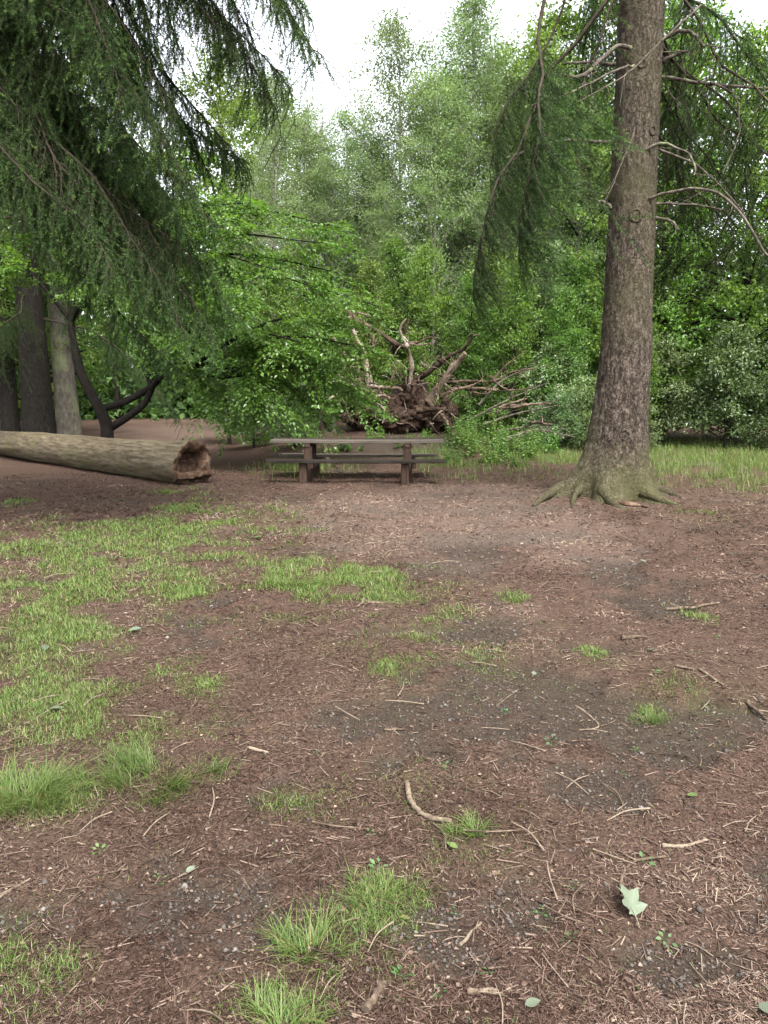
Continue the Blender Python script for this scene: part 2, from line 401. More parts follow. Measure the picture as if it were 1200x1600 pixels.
STICKS = {
   'curved': [(0.094, 2.947), (0.101, 2.833), (0.135, 2.739), (0.193, 2.686), (0.254, 2.673)],
   's1': [(0.223, 2.053), (0.26, 2.097), (0.299, 2.148)],
   's2': [(2.126, 5.635), (2.319, 5.635), (2.547, 5.671)],
   's3': [(1.685, 4.263), (1.764, 4.182)],
   's4': [(1.798, 4.202), (1.814, 4.065), (1.829, 3.955)],
   's5': [(0.996, 2.541), (1.072, 2.529), (1.164, 2.565)],
   's6': [(0.224, 1.85), (0.302, 1.855)],
   's7': [(-0.6, 3.229), (-0.507, 3.181)],
   's8': [(-0.71, 2.453), (-0.691, 2.541)],
   's9': [(-0.496, 2.381), (-0.434, 2.296)],
   's10': [(1.867, 3.775), (1.894, 3.695), (1.904, 3.617)],
   's11': [(1.524, 4.767), (1.697, 4.793)],
   's12': [(0.0, 3.507), (0.099, 3.514)],
   's13': [(-1.225, 2.239), (-1.193, 2.28), (-1.165, 2.323)],
   's14': [(-0.114, 1.896), (-0.072, 1.931), (-0.045, 1.968)],
   's15': [(-0.05, 1.775), (-0.025, 1.817), (0.0, 1.873)],
   's16': [(1.185, 2.353), (1.204, 2.28), (1.222, 2.232)],
   's17': [(0.549, 2.019), (0.604, 2.05)],
   's18': [(1.816, 4.56), (1.989, 4.595)],
   's19': [(-0.123, 5.725), (0.0, 5.779), (0.11, 5.854)],
   's20': [(0.774, 2.202), (0.778, 2.313), (0.859, 2.435), (0.982, 2.472)],
   's21': [(0.196, 2.142), (0.079, 2.172)],
   's22': [(-0.444, 1.873), (-0.39, 1.861)],
   's23': [(-1.402, 3.816), (-1.327, 3.842), (-1.278, 3.902)],
   's24': [(1.001, 3.816), (1.042, 3.656), (1.043, 3.543), (0.94, 3.507)],
   's25': [(0.211, 2.609), (0.288, 2.557)],
   's26': [(1.301, 3.122), (1.214, 3.038)],
   's27': [(0.584, 3.816), (0.739, 4.037)],
   's28': [(1.218, 3.991), (1.346, 4.009)],
   's29': [(0.624, 2.673), (0.699, 2.739)],
   's30': [(4.109, 9.756), (4.686, 10.124), (5.194, 10.29)],
   's31': [(-0.797, 1.775), (-0.814, 1.839)],
   's32': [(-0.896, 1.85), (-0.839, 1.796)],
   's33': [(0.287, 3.241), (0.366, 3.181)],
   's34': [(-0.227, 3.011), (-0.273, 3.077)],
   's35': [(0.512, 1.796), (0.617, 1.839)],
   's36': [(-0.07, 4.037), (0.14, 4.009)],
   's37': [(0.162, 4.68), (0.146, 3.991)],
}
ROOTS = [
    ([(-1.0, 20.6, 3.73), (-0.57, 20.5, 3.41), (-0.15, 20.4, 3.2), (0.32, 20.3, 2.88), (0.5, 20.2, 2.85)], 0.079, 0.058),
    ([(0.74, 20.0, 1.31), (0.67, 19.95, 1.9), (0.7, 19.9, 2.3), (0.62, 19.85, 2.7), (0.46, 19.8, 2.95), (0.4, 19.75, 3.14), (0.61, 19.7, 3.41)], 0.079, 0.026),
    ([(1.15, 20.0, 1.41), (1.44, 19.8, 1.84), (1.73, 19.6, 2.29), (1.93, 19.4, 2.56)], 0.116, 0.068),
    ([(0.74, 20.2, 1.9), (1.0, 20.1, 2.05), (1.35, 20.0, 2.31), (1.65, 19.9, 2.5), (1.9, 19.8, 2.6), (2.14, 19.7, 2.77), (2.2, 19.6, 3.02)], 0.105, 0.026),
    ([(-0.36, 20.1, 1.85), (-0.52, 20.2, 2.62), (-0.73, 20.3, 3.03), (-0.96, 20.4, 3.58)], 0.084, 0.047),
    ([(-0.61, 20.1, 1.85), (-0.66, 20.15, 2.41), (-0.57, 20.2, 2.75)], 0.063, 0.037),
    ([(-0.92, 19.8, 1.79), (-0.41, 19.83, 1.79), (0.21, 19.87, 1.74), (0.52, 19.9, 1.67)], 0.058, 0.053),
    ([(0.57, 19.9, 2.85), (0.92, 19.8, 2.9), (1.17, 19.7, 3.04), (1.37, 19.6, 3.06)], 0.037, 0.013),
    ([(0.59, 19.9, 2.85), (0.92, 19.65, 2.82), (1.26, 19.4, 2.85)], 0.032, 0.011),
    ([(1.63, 20.2, 1.89), (2.22, 20.3, 1.93), (2.86, 20.4, 1.92), (3.3, 20.5, 2.16), (3.87, 20.6, 2.22)], 0.047, 0.021),
    ([(1.6, 20.4, 1.69), (2.19, 20.5, 1.76), (2.95, 20.6, 1.75)], 0.058, 0.042),
    ([(2.85, 20.5, 1.93), (3.17, 20.4, 2.32), (3.59, 20.3, 2.67)], 0.042, 0.011),
    ([(2.74, 20.3, 2.06), (2.94, 20.2, 1.85), (3.25, 20.1, 1.67), (3.91, 20.0, 1.69)], 0.037, 0.016),
    ([(2.9, 19.8, 1.1), (3.01, 19.87, 1.28), (3.43, 19.93, 1.38), (3.7, 20.0, 1.45)], 0.042, 0.021),
    ([(2.91, 19.7, 1.23), (3.42, 19.85, 1.28), (3.86, 20.0, 1.38)], 0.037, 0.021),
    ([(3.24, 20.0, 1.28), (3.86, 20.0, 1.32), (4.28, 20.0, 1.3)], 0.047, 0.032),
    ([(3.74, 19.8, 0.86), (4.01, 19.9, 0.88), (4.35, 20.0, 0.89)], 0.047, 0.037),
    ([(1.46, 20.0, 1.54), (1.76, 19.9, 1.69), (2.17, 19.8, 1.79), (2.41, 19.7, 1.94)], 0.053, 0.021),
    ([(-0.25, 19.7, 1.69), (-0.4, 19.6, 1.44), (-0.35, 19.5, 1.29), (-1.16, 19.4, 1.15)], 0.037, 0.016),
    ([(1.13, 19.7, 1.39), (1.43, 19.45, 1.09), (1.61, 19.2, 0.84)], 0.074, 0.032),
    ([(0.82, 19.6, 1.18), (1.23, 19.5, 1.19), (1.63, 19.4, 1.11)], 0.084, 0.053),
    ([(-0.98, 20.1, 2.56), (-1.19, 20.2, 2.93), (-1.3, 20.3, 3.14)], 0.047, 0.016),
    ([(-1.27, 19.7, 2.19), (-1.02, 19.8, 1.89), (-0.82, 19.9, 1.84)], 0.042, 0.042),
    ([(-1.42, 19.6, 1.44), (-1.17, 19.7, 1.59), (-0.97, 19.8, 1.74)], 0.032, 0.021),
    ([(0.18, 19.7, 1.89), (0.26, 19.6, 2.19), (0.11, 19.5, 2.39)], 0.042, 0.016),
    ([(0.26, 19.7, 2.34), (0.41, 19.65, 2.44), (0.61, 19.6, 2.24)], 0.037, 0.016),
    ([(0.93, 19.9, 2.4), (1.08, 19.85, 2.25), (1.03, 19.8, 2.55)], 0.037, 0.016),
    ([(-0.25, 20.0, 3.09), (-0.3, 20.0, 2.81), (-0.2, 20.0, 3.01)], 0.032, 0.016),
    ([(1.54, 19.8, 2.35), (1.33, 19.65, 2.44), (1.44, 19.5, 2.61)], 0.032, 0.011),
    ([(0.36, 19.9, 3.16), (0.52, 19.85, 2.95), (0.62, 19.8, 2.75)], 0.047, 0.063),
    ([(0.64, 19.8, 3.42), (0.52, 19.85, 3.15), (0.57, 19.9, 2.91)], 0.032, 0.047),
    ([(-0.86, 20.6, 3.73), (-0.42, 20.8, 3.74)], 0.021, 0.021),
    ([(-0.25, 19.4, 1.49), (-0.05, 19.35, 1.54), (0.21, 19.3, 1.39)], 0.053, 0.026),
    ([(-0.2, 19.4, 1.39), (0.01, 19.3, 1.19), (-0.05, 19.2, 0.89)], 0.037, 0.011),
    ([(-0.4, 19.5, 1.79), (-0.55, 19.45, 1.54), (-0.65, 19.4, 1.59)], 0.032, 0.016),
    ([(2.29, 20.0, 1.64), (2.54, 19.9, 1.56), (2.79, 19.8, 1.61)], 0.032, 0.016),
]
DEAD = [
    ([(3.32, 11.2, 6.2), (3.11, 11.07, 6.17), (2.83, 10.95, 5.94), (2.55, 10.82, 5.71), (2.23, 10.7, 5.69)], 0.032, 0.018),
    ([(3.21, 11.5, 6.12), (2.95, 11.6, 6.2), (2.55, 11.7, 6.22)], 0.027, 0.018),
    ([(3.35, 11.12, 5.95), (3.03, 10.88, 5.81), (2.39, 10.64, 5.47), (1.86, 10.4, 5.24)], 0.018, 0.007),
    ([(3.2, 11.5, 5.1), (2.67, 11.37, 5.06), (2.2, 11.23, 4.97), (1.68, 11.1, 4.8)], 0.027, 0.009),
    ([(3.21, 11.4, 4.19), (3.16, 11.4, 4.25), (3.01, 11.4, 4.26)], 0.023, 0.018),
    ([(4.16, 11.0, 6.64), (3.84, 10.9, 6.35), (3.57, 10.8, 6.08), (3.22, 10.7, 5.74), (2.96, 10.6, 5.54), (2.45, 10.5, 5.27)], 0.014, 0.007),
    ([(3.6, 11.2, 4.91), (3.78, 11.1, 4.98), (3.97, 11.0, 4.9), (4.12, 10.9, 4.77), (4.15, 10.8, 4.57), (4.1, 10.7, 4.43)], 0.023, 0.009),
    ([(3.68, 11.2, 4.27), (3.94, 11.07, 4.35), (4.23, 10.93, 4.35), (4.48, 10.8, 4.22), (4.74, 10.67, 3.9), (4.92, 10.53, 3.51), (4.99, 10.4, 3.37)], 0.023, 0.014),
    ([(3.79, 11.4, 4.25), (4.12, 11.3, 4.25), (4.7, 11.2, 4.2)], 0.018, 0.009),
    ([(3.86, 11.5, 6.14), (4.04, 11.4, 6.2), (4.22, 11.3, 6.22)], 0.032, 0.018),
    ([(3.83, 11.5, 5.95), (4.24, 11.4, 5.85), (4.73, 11.3, 5.73), (5.35, 11.2, 5.61)], 0.027, 0.018),
    ([(3.85, 11.4, 6.42), (4.02, 11.27, 6.45), (4.1, 11.13, 6.36), (4.19, 11.0, 6.16)], 0.032, 0.018),
    ([(4.46, 11.3, 5.81), (4.76, 11.25, 5.61), (4.85, 11.2, 5.27), (4.8, 11.15, 4.97), (4.59, 11.1, 4.54)], 0.018, 0.007),
    ([(3.82, 11.4, 4.08), (4.04, 11.3, 3.95), (4.1, 11.2, 3.8)], 0.023, 0.014),
    ([(3.88, 11.5, 5.0), (4.24, 11.47, 4.85), (4.41, 11.45, 4.74), (4.79, 11.43, 4.41), (5.12, 11.4, 4.02)], 0.018, 0.009),
    ([(3.39, 11.08, 5.15), (3.33, 11.05, 4.94), (3.24, 11.02, 4.8), (3.16, 10.98, 4.47), (3.03, 10.95, 4.21)], 0.014, 0.005),
    ([(3.92, 11.5, 5.91), (4.06, 11.5, 5.7), (4.25, 11.5, 5.58)], 0.014, 0.007),
]
FORK = [
    ([(-6.45, 18.0, 0.01), (-6.43, 17.95, 0.5), (-6.43, 17.9, 0.94), (-6.61, 17.85, 1.38), (-6.88, 17.8, 2.03), (-6.97, 17.75, 2.56), (-7.0, 17.7, 3.23), (-6.66, 17.65, 4.19), (-6.03, 17.6, 5.13)], 0.239, 0.075),
    ([(-6.6, 18.0, 1.23), (-5.88, 17.88, 1.45), (-5.39, 17.75, 1.7), (-4.88, 17.62, 2.03), (-4.44, 17.5, 2.17)], 0.135, 0.075),
    ([(-6.48, 18.0, 0.76), (-5.99, 17.9, 1.02), (-5.49, 17.8, 1.38), (-5.26, 17.7, 1.74), (-5.19, 17.6, 1.89)], 0.135, 0.090),
    ([(-5.23, 17.6, 1.74), (-4.99, 17.4, 1.95), (-4.43, 17.2, 2.06), (-3.55, 17.0, 1.94)], 0.090, 0.037),
    ([(-5.26, 17.6, 1.74), (-5.37, 17.65, 2.03), (-5.47, 17.7, 2.24)], 0.075, 0.030),
]
# ------------------------------------------------------------------ terrain (metres; camera stands at the origin, +Y is into the wood)
def field(L, x, y):
    s = np.zeros_like(x)
    for cx, cy, rx, ry, w in L:
        s = np.maximum(s, w * np.exp(-1.1 * (((x - cx) / rx) ** 2 + ((y - cy) / ry) ** 2)))
    return s

def soil_at(x, y):
    n = fbm2(x * 1.4, y * 1.4, 5, 3)
    b = field(SOIL, x, y) + .9 * np.exp(-(((x - .4) / 1.6) ** 2 + ((y - 19) / 2.2) ** 2))
    n2 = fbm2(x * 7, y * 7, 3, 33)
    return smooth(.34, .62, b * .8 + (n - .5) * 1.5 + (n2 - .5) * .8 + .16)

def grass_at(x, y):
    n = fbm2(x * 3.2, y * 3.2, 5, 9); f = field([(a, b, c * 1.3, e * 1.3, w) for a, b, c, e, w in GRASS], x, y)
    return np.clip(f * 1.15 + (n - .53) * 2.9 * smooth(.03, .35, f), 0, 1)

def dry_lit_at(x, y):  # where brighter light on midground and left clearing is painted as paler ground
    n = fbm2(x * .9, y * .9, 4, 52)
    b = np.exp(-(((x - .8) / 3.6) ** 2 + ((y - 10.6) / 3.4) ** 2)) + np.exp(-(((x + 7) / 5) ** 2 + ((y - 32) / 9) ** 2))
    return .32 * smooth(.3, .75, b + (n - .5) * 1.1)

def terrain(x, y, fine=True):
    x = np.asarray(x, float); y = np.asarray(y, float)
    z = .05 * (fbm2(x * .3, y * .3, 3, 1) - .5)
    z = z + .012 * np.clip(y - 17, 0, 60) * smooth(0, -6, x)
    z = z + .75 * np.exp(-(((x - .3) / 3.2) ** 2 + ((y - 21) / 3.0) ** 2))
    z = z + .10 * np.exp(-(((x - 3.42) / 1.1) ** 2 + ((y - 11.5) / 1.1) ** 2))
    if fine:
        k = np.clip(1.3 - np.hypot(x, y) / 30, 0, 1)
        z = z + k * (.02 * (fbm2(x * 3, y * 3, 3, 5) - .5) + .022 * (fbm2(x * 11, y * 11, 3, 6) - .5) - .022 * soil_at(x, y) + .03 * smooth(.5, .75, fbm2(x * 1.9, y * 1.9, 3, 44)) * (1 - soil_at(x, y)))
    return z

def tz(x, y): return float(terrain(np.array([x]), np.array([y]))[0])

def graded(parts):
    out = []
    for a, b, n in parts: out.append(np.linspace(a, b, n, endpoint=False))
    out.append([parts[-1][1]]); return np.concatenate(out)

gx = graded([(-500, -60, 8), (-60, -14, 24), (-14, -4, 60), (-4, -1.6, 50), (-1.6, 1.6, 130), (1.6, 4, 50), (4, 14, 60), (14, 60, 24), (60, 500, 8)])
gy = graded([(-500, -30, 6), (-30, -2, 16), (-2, 1.3, 14), (1.3, 3.5, 120), (3.5, 7, 100), (7, 15, 90), (15, 28, 80), (28, 80, 40), (80, 700, 14)])
XX, YY = np.meshgrid(gx, gy)
ZZ = terrain(XX, YY)
nx, ny = len(gx), len(gy)
i = np.arange(ny - 1)[:, None] * nx; j = np.arange(nx - 1)[None]
F = np.stack([i + j, i + j + 1, i + nx + j + 1, i + nx + j], -1).reshape(-1, 4)
g = G(); g.add(np.stack([XX, YY, ZZ], -1), F, 0, None, True)

m, ns, ls, bs = mat('forest_floor')
tc = ns.new('ShaderNodeTexCoord')
def nz(scale, det=6.0, rough=.6):
    n = node(ns, 'ShaderNodeTexNoise', i_Scale=scale, i_Detail=det, i_Roughness=rough); ls.new(tc.outputs['Object'], n.inputs['Vector']); return n.outputs['Fac']
n_f = nz(85, 6, .75); n_m = nz(5, 5); n_l = nz(.9, 4)
lit = ramp(ns, [(.28, (.012, .009, .007)), (.42, (.036, .024, .0185)), (.55, (.073, .048, .037)), (.66, (.118, .083, .064)), (.78, (.2, .16, .125))]); ls.new(n_f, lit.inputs[0])
lit2 = mixc(ns, ls, n_m, lit.outputs[0], (.55, .5, .47), 'MULTIPLY')
litc = mixc(ns, ls, .45, lit.outputs[0], lit2)
soi = ramp(ns, [(.3, (.018, .013, .0095)), (.52, (.038, .0285, .0225)), (.66, (.062, .048, .039)), (.78, (.11, .09, .075))]); ls.new(nz(120, 5, .7), soi.inputs[0])
col = mixc(ns, ls, attr(ns, 'soil'), litc, soi.outputs[0])
gr = ramp(ns, [(.35, (.02, .022, .008)), (.65, (.06, .066, .024))]); ls.new(n_f, gr.inputs[0])
gm = node(ns, 'ShaderNodeMath', operation='MULTIPLY'); gm.inputs[1].default_value = .6; ls.new(attr(ns, 'grassy'), gm.inputs[0])
col = mixc(ns, ls, gm.outputs[0], col, gr.outputs[0])
dust_lit = ramp(ns, [(.35, (.085, .06, .048)), (.65, (.17, .13, .108))]); ls.new(n_f, dust_lit.inputs[0])        # dusty trodden ground, with the brighter midground light painted into its colour
col = mixc(ns, ls, attr(ns, 'dry_lit'), col, dust_lit.outputs[0])
ls.new(col, bs.inputs['Base Color']); bs.inputs['Roughness'].default_value = .95; bs.inputs['Specular IOR Level'].default_value = .03
bp = node(ns, 'ShaderNodeBump', i_Strength=.9, i_Distance=.012); ls.new(n_f, bp.inputs['Height'])
bp2 = node(ns, 'ShaderNodeBump', i_Strength=.5, i_Distance=.05); ls.new(nz(18, 4), bp2.inputs['Height']); ls.new(bp2.outputs[0], bp.inputs['Normal'])
ls.new(bp.outputs[0], bs.inputs['Normal'])
tag(obj('ground', g.mesh('ground', m, {'soil': soil_at(XX, YY).ravel(), 'grassy': grass_at(XX, YY).ravel(), 'dry_lit': dry_lit_at(XX, YY).ravel()})), 'reddish brown forest floor of needle litter and dark bare soil', 'ground', kind='structure')

# ------------------------------------------------------------------ loose cover of the floor (uncountable)
def wedge(n, d0, d1, seed, half=36.0):
    r = rng(seed); d = d0 * (d1 / d0) ** r.random(n); a = R(half) * (2 * r.random(n) - 1)
    return np.sin(a) * d, np.cos(a) * d, d, r

# needles and bark crumbs
x, y, d, r = wedge(230000, 1.45, 17, 11)
keep = r.random(len(x)) > np.maximum(.9 * soil_at(x, y), .75 * smooth(.5, .35, fbm2(x * 2.4, y * 2.4, 4, 45)))
x, y, d = x[keep], y[keep], d[keep]; n = len(x)
z = terrain(x, y)
az = r.random(n) * 6.283 ; tilt = r.normal(0, .28, n)
D = np.stack([np.cos(az) * np.cos(tilt), np.sin(az) * np.cos(tilt), np.sin(tilt)], -1)
L = r.uniform(.008, .024, n) * np.where(r.random(n) < .12, 2.2, 1) * np.clip(d / 4, 1, 2.6)
wd = r.uniform(.0012, .0026, n) * np.clip(d / 2.6, 1, 4)
P = np.stack([x, y, z + .002 + np.abs(np.sin(tilt)) * L * .5 + r.random(n) * .006], -1)
Sd = np.stack([-np.sin(az), np.cos(az), r.normal(0, .4, n)], -1); Sd = nrm(Sd)
V = np.stack([P - D * L[:, None] / 2 - Sd * wd[:, None] / 2, P - D * L[:, None] / 2 + Sd * wd[:, None] / 2, P + D * L[:, None] / 2 + Sd * wd[:, None] / 2, P + D * L[:, None] / 2 - Sd * wd[:, None] / 2], 1)
g = G(); g.add(V, np.arange(n * 4).reshape(-1, 4), 0, np.clip(r.beta(2, 2.6, n) + (fbm2(x * 3, y * 3, 3, 40) - .5) * .6 + (fbm2(x * .9, y * .9, 3, 41) - .5) * .7 + .6 * dry_lit_at(x, y), 0, 1))  # needles made paler too where the brighter light is painted in
# short broken twiglets
x, y, d, r = wedge(7000, 1.45, 15, 12); keep = r.random(len(x)) > .6 * soil_at(x, y); x, y, d = x[keep], y[keep], d[keep]; n = len(x)
az = r.random(n) * 6.283; L = r.uniform(.02, .085, n); z = terrain(x, y) + .005
D = np.stack([np.cos(az), np.sin(az), r.normal(0, .12, n)], -1) * L[:, None]; P = np.stack([x, y, z], -1)
prisms(g, P - D / 2, P + D / 2, r.uniform(.0015, .0035, n), r.uniform(.001, .0025, n), 3, 0, np.clip(r.beta(3, 2, n), 0, 1))
# flat crumbs of leaf and bark
x, y, d, r = wedge(16000, 1.45, 16, 14); n = len(x); az = r.random(n) * 6.283; L = r.uniform(.006, .02, n) * np.clip(d / 3.5, 1, 2.4)
leaf_quads(g, np.stack([x, y, terrain(x, y) + .006], -1), np.stack([np.cos(az), np.sin(az), r.normal(0, .2, n)], -1), nrm(np.stack([r.normal(0, .4, n), r.normal(0, .4, n), np.ones(n)], -1)), L, L * r.uniform(.4, .8, n), 0, np.clip(r.beta(1.2, 1.2, n), 0, 1))
tag(obj('needle_litter', g.mesh('needle_litter', M['litter'])), 'brown fallen spruce needles and twig crumbs covering the floor', 'litter', kind='stuff')

# pebbles and grit
x, y, d, r = wedge(75000, 1.45, 14, 13); keep = r.random(len(x)) < .06 + .7 * soil_at(x, y); x, y, d = x[keep], y[keep], d[keep]; n = len(x)
sz = r.gamma(2.2, .0016, n) + .0012; sz = sz * np.clip(d / 4, 1, 2)
o8 = np.array([[1, 0, 0], [-1, 0, 0], [0, 1, 0], [0, -1, 0], [0, 0, .7], [0, 0, -.7]], float)
f8 = np.array([[0, 2, 4], [2, 1, 4], [1, 3, 4], [3, 0, 4], [2, 0, 5], [1, 2, 5], [3, 1, 5], [0, 3, 5]])
a = r.random(n) * 6.28; ca, sa = np.cos(a), np.sin(a)
V = o8[None] * r.uniform(.6, 1.25, (n, 6, 1)); V = np.stack([V[..., 0] * ca[:, None] - V[..., 1] * sa[:, None], V[..., 0] * sa[:, None] * .75 + V[..., 1] * ca[:, None], V[..., 2]], -1) * sz[:, None, None]
V = V + np.stack([x, y, terrain(x, y) + sz * .25], -1)[:, None]
g = G(); g.add(V, (np.arange(n)[:, None, None] * 6 + f8[None]).reshape(-1, 3), 0, np.repeat(np.clip(r.beta(2, 3, n), 0, 1), 8), True)
tag(obj('pebbles', g.mesh('pebbles', M['pebble'])), 'small grey pebbles and grit strewn over bare soil', 'pebbles', kind='stuff')

# grass
def blades(g, P, H, wd, r, bend=.5, seg=3, lean=None):
    n = len(P); az = r.random(n) * 6.283 if lean is None else lean
    out = np.stack([np.cos(az), np.sin(az), np.zeros(n)], -1); sd = np.stack([-np.sin(az + r.normal(0, .5, n)), np.cos(az), np.zeros(n)], -1)
    b = np.abs(r.normal(bend, .25, n))[:, None]; H = H[:, None]
    rows = []
    for k in range(seg):
        t = k / seg; c = P + out * b * H * t ** 1.8 * .9 + np.array([0, 0, 1.]) * H * (t - .35 * np.clip(b, 0, 1.3) * t ** 2)
        w = (wd * (1 - t * .75))[:, None] * .5
        rows += [c - sd * w, c + sd * w]
    rows.append(P + out * b * H * .9 + np.array([0, 0, 1.]) * H * (1 - .35 * np.clip(b, 0, 1.3)))
    V = np.stack(rows, 1); nb = V.shape[1]; base = (np.arange(n) * nb)[:, None]
    rv = np.clip(r.beta(2.2, 2.2, n) * .9 + (r.random(n) < .09) * .5, 0, 1)
    F4 = np.concatenate([base + [[2 * k, 2 * k + 1, 2 * k + 3, 2 * k + 2]] for k in range(seg - 1)], 1).reshape(-1, 4)
    F3 = base + [[nb - 3, nb - 2, nb - 1]]
    off = g.n
    g.add(V, F4, 0, np.repeat(rv, seg - 1)); g.f.append((F3 + off, 0, rv, False))

g = G()
x, y, d, r = wedge(1000000, 1.5, 15, 21)
gd = grass_at(x, y); keep = r.random(len(x)) < np.clip(gd * 1.0 - .05, 0, 1) ** 1.7 * .62 + .012 * (fbm2(x * 3.1, y * 3.1, 3, 61) > .6)
x, y, d = x[keep], y[keep], d[keep]; n = len(x); gd = gd[keep]
blades(g, np.stack([x, y, terrain(x, y) - .004], -1), r.uniform(.014, .05, n) * (.55 + .75 * gd) * np.clip(d / 5, .9, 1.3), r.uniform(.0018, .0034, n) * np.clip(d / 3, 1, 3.6), r, .75)
x, y, d, r = wedge(110000, 14, 30, 22); gd = grass_at(x, y); keep = r.random(len(x)) < gd; x, y = x[keep], y[keep]; n = len(x)
blades(g, np.stack([x, y, terrain(x, y) - .01], -1), r.uniform(.08, .26, n), r.uniform(.008, .014, n), r, .5, 2)
tag(obj('grass', g.mesh('grass', M['grass'])), 'short bright green grass growing in patches over the litter', 'grass', kind='stuff')

# ------------------------------------------------------------------ big spruce on the right
def spruce_branch(seed, L, bare=0.0, hang=.42, sec_len=.9, sp=.1, s0=.14, curve=.12):
    r = rng(seed); w = G(); nd = G()
    t = np.linspace(0, 1, 18)
    ax = np.stack([L * t * (1 - .06 * t), .22 * L * (fbm2(t * 3, t * 0 + seed, 2, seed) - .5) * t * 2, L * (.07 * np.sin(np.pi * t * .9) - curve * t ** 2 + .12 * np.clip(t - .8, 0, 1) + .14 * (fbm2(t * 4, t * 0 + 3.3 * seed, 2, seed + 5) - .5) * np.clip(t * 3, 0, 1))], -1)
    tube(w, ax, .021 * (L / 4.5) * (1 - t) ** .8 + .004, 6)
    def axp(s): return np.stack([np.interp(s, t, ax[:, k]) for k in range(3)], -1)
    ns_ = int(L * .86 / sp * 2); s = np.linspace(s0, 1, ns_) + r.normal(0, .004, ns_); s = np.clip(s, 0, 1)
    o = axp(s); side = np.where(np.arange(ns_) % 2 == 0, 1.0, -1.0)
    d = nrm(np.stack([.75 + 0 * s, side * r.uniform(.35, 1.0, ns_), r.uniform(-.35, .1, ns_)], -1))
    ln = sec_len * r.uniform(.45, 1.1, ns_) * (1 - .62 * s) * np.where(s < .3, .75, 1)
    ln = ln * r.uniform(.55, 1.3, ns_) * np.where(fbm2(s * 9, s * 0 + seed * .7, 2, seed + 2) > .4, 1.08, .35)
    def sec(k, u): return o[k] + d[k] * (ln[k] * u)[:, None] - np.array([0, 0, 1.]) * (.75 * ln[k] * u ** 2)[:, None]
    K = np.arange(ns_)
    for a, b in ((0, .35), (.35, .7), (.7, 1.0)):
        prisms(w, sec(K, np.full(ns_, a)), sec(K, np.full(ns_, b)), .006 * (1 - a * .7), .006 * (1 - b * .7))
    # hanging twigs
    nt_ = np.maximum(3, (ln / .062).astype(int)); k = np.repeat(K, nt_); u = r.uniform(.1, 1, len(k))
    p = sec(k, u)
    k2 = r.uniform(s0, 1, int(L * 20)); p = np.concatenate([p, axp(k2)]); dk = np.concatenate([d[k], np.tile([1., 0, 0], (len(k2), 1))])
    m_ = len(p)
    td = nrm(dk * r.uniform(.15, .9, (m_, 1)) + np.array([0, 0, -.85]) + r.normal(0, .33, (m_, 3)))
    tl = hang * r.uniform(.2, 1.0, m_) ** 1.3
    q = p + td * tl[:, None]
    prisms(w, p, q, .0028, .0012)
    # needles
    def ndl(p0, p1, step, keep):
        ll = np.linalg.norm(p1 - p0, axis=1); c = np.maximum(2, (ll / step).astype(int)); ii = np.repeat(np.arange(len(p0)), c)
        alive = r.random(len(p0)) < keep; ii = ii[alive[ii]]
        uu = r.random(len(ii)); pp = p0[ii] + (p1 - p0)[ii] * uu[:, None]; dd = nrm(p1 - p0)[ii]
        rad = perp(dd, r); v = nrm(dd * .55 + rad * .85); nl = r.uniform(.018, .032, len(ii))
        sdv = nrm(np.cross(v, r.normal(size=v.shape))) * .0028
        V = np.stack([pp - sdv, pp + sdv, pp + v * nl[:, None]], 1)
        tw = r.random(len(p0))[ii] * .45 + .2
        nd.add(V, np.arange(len(ii) * 3).reshape(-1, 3), 0, np.clip(tw + .35 * (uu > .82) + r.normal(0, .08, len(ii)), 0, 1))
    ndl(p, q, .0032, 1 - bare)
    for a, b in ((.0, .35), (.35, .7), (.7, 1.0)):
        ndl(sec(K, np.full(ns_, a)), sec(K, np.full(ns_, b)), .006, 1 - bare)
    return w.mesh('spruce_branch_wood', M['twig']), nd.mesh('spruce_needles', M['needles'])

SB = [spruce_branch(101, 4.6, curve=.2), spruce_branch(102, 4.3, hang=.55, sec_len=1.15, curve=.34), spruce_branch(103, 3.7, hang=.42, sec_len=1.25, sp=.13, curve=.1), spruce_branch(105, 4.4, hang=.5, sec_len=1.3, sp=.17, s0=.52, curve=.16)]
SBARE = spruce_branch(104, 4.0, bare=.8, hang=.5, sp=.16)

def add_branch(tree, origin, az, pitch, sc, v, roll=0.0):
    """az measured from +X, pitch below the horizontal is negative"""
    wm, nm = v
    if v is SB[0]: pitch += R(6)
    if v is SB[1]: pitch += R(11)
    b = obj('branch', wm, tree)
    b.matrix_local = Matrix.Translation(origin) @ Matrix.Rotation(az, 4, 'Z') @ Matrix.Rotation(-pitch, 4, 'Y') @ Matrix.Rotation(roll, 4, 'X') @ Matrix.Scale(sc, 4)
    obj('needles', nm, b)
    return b

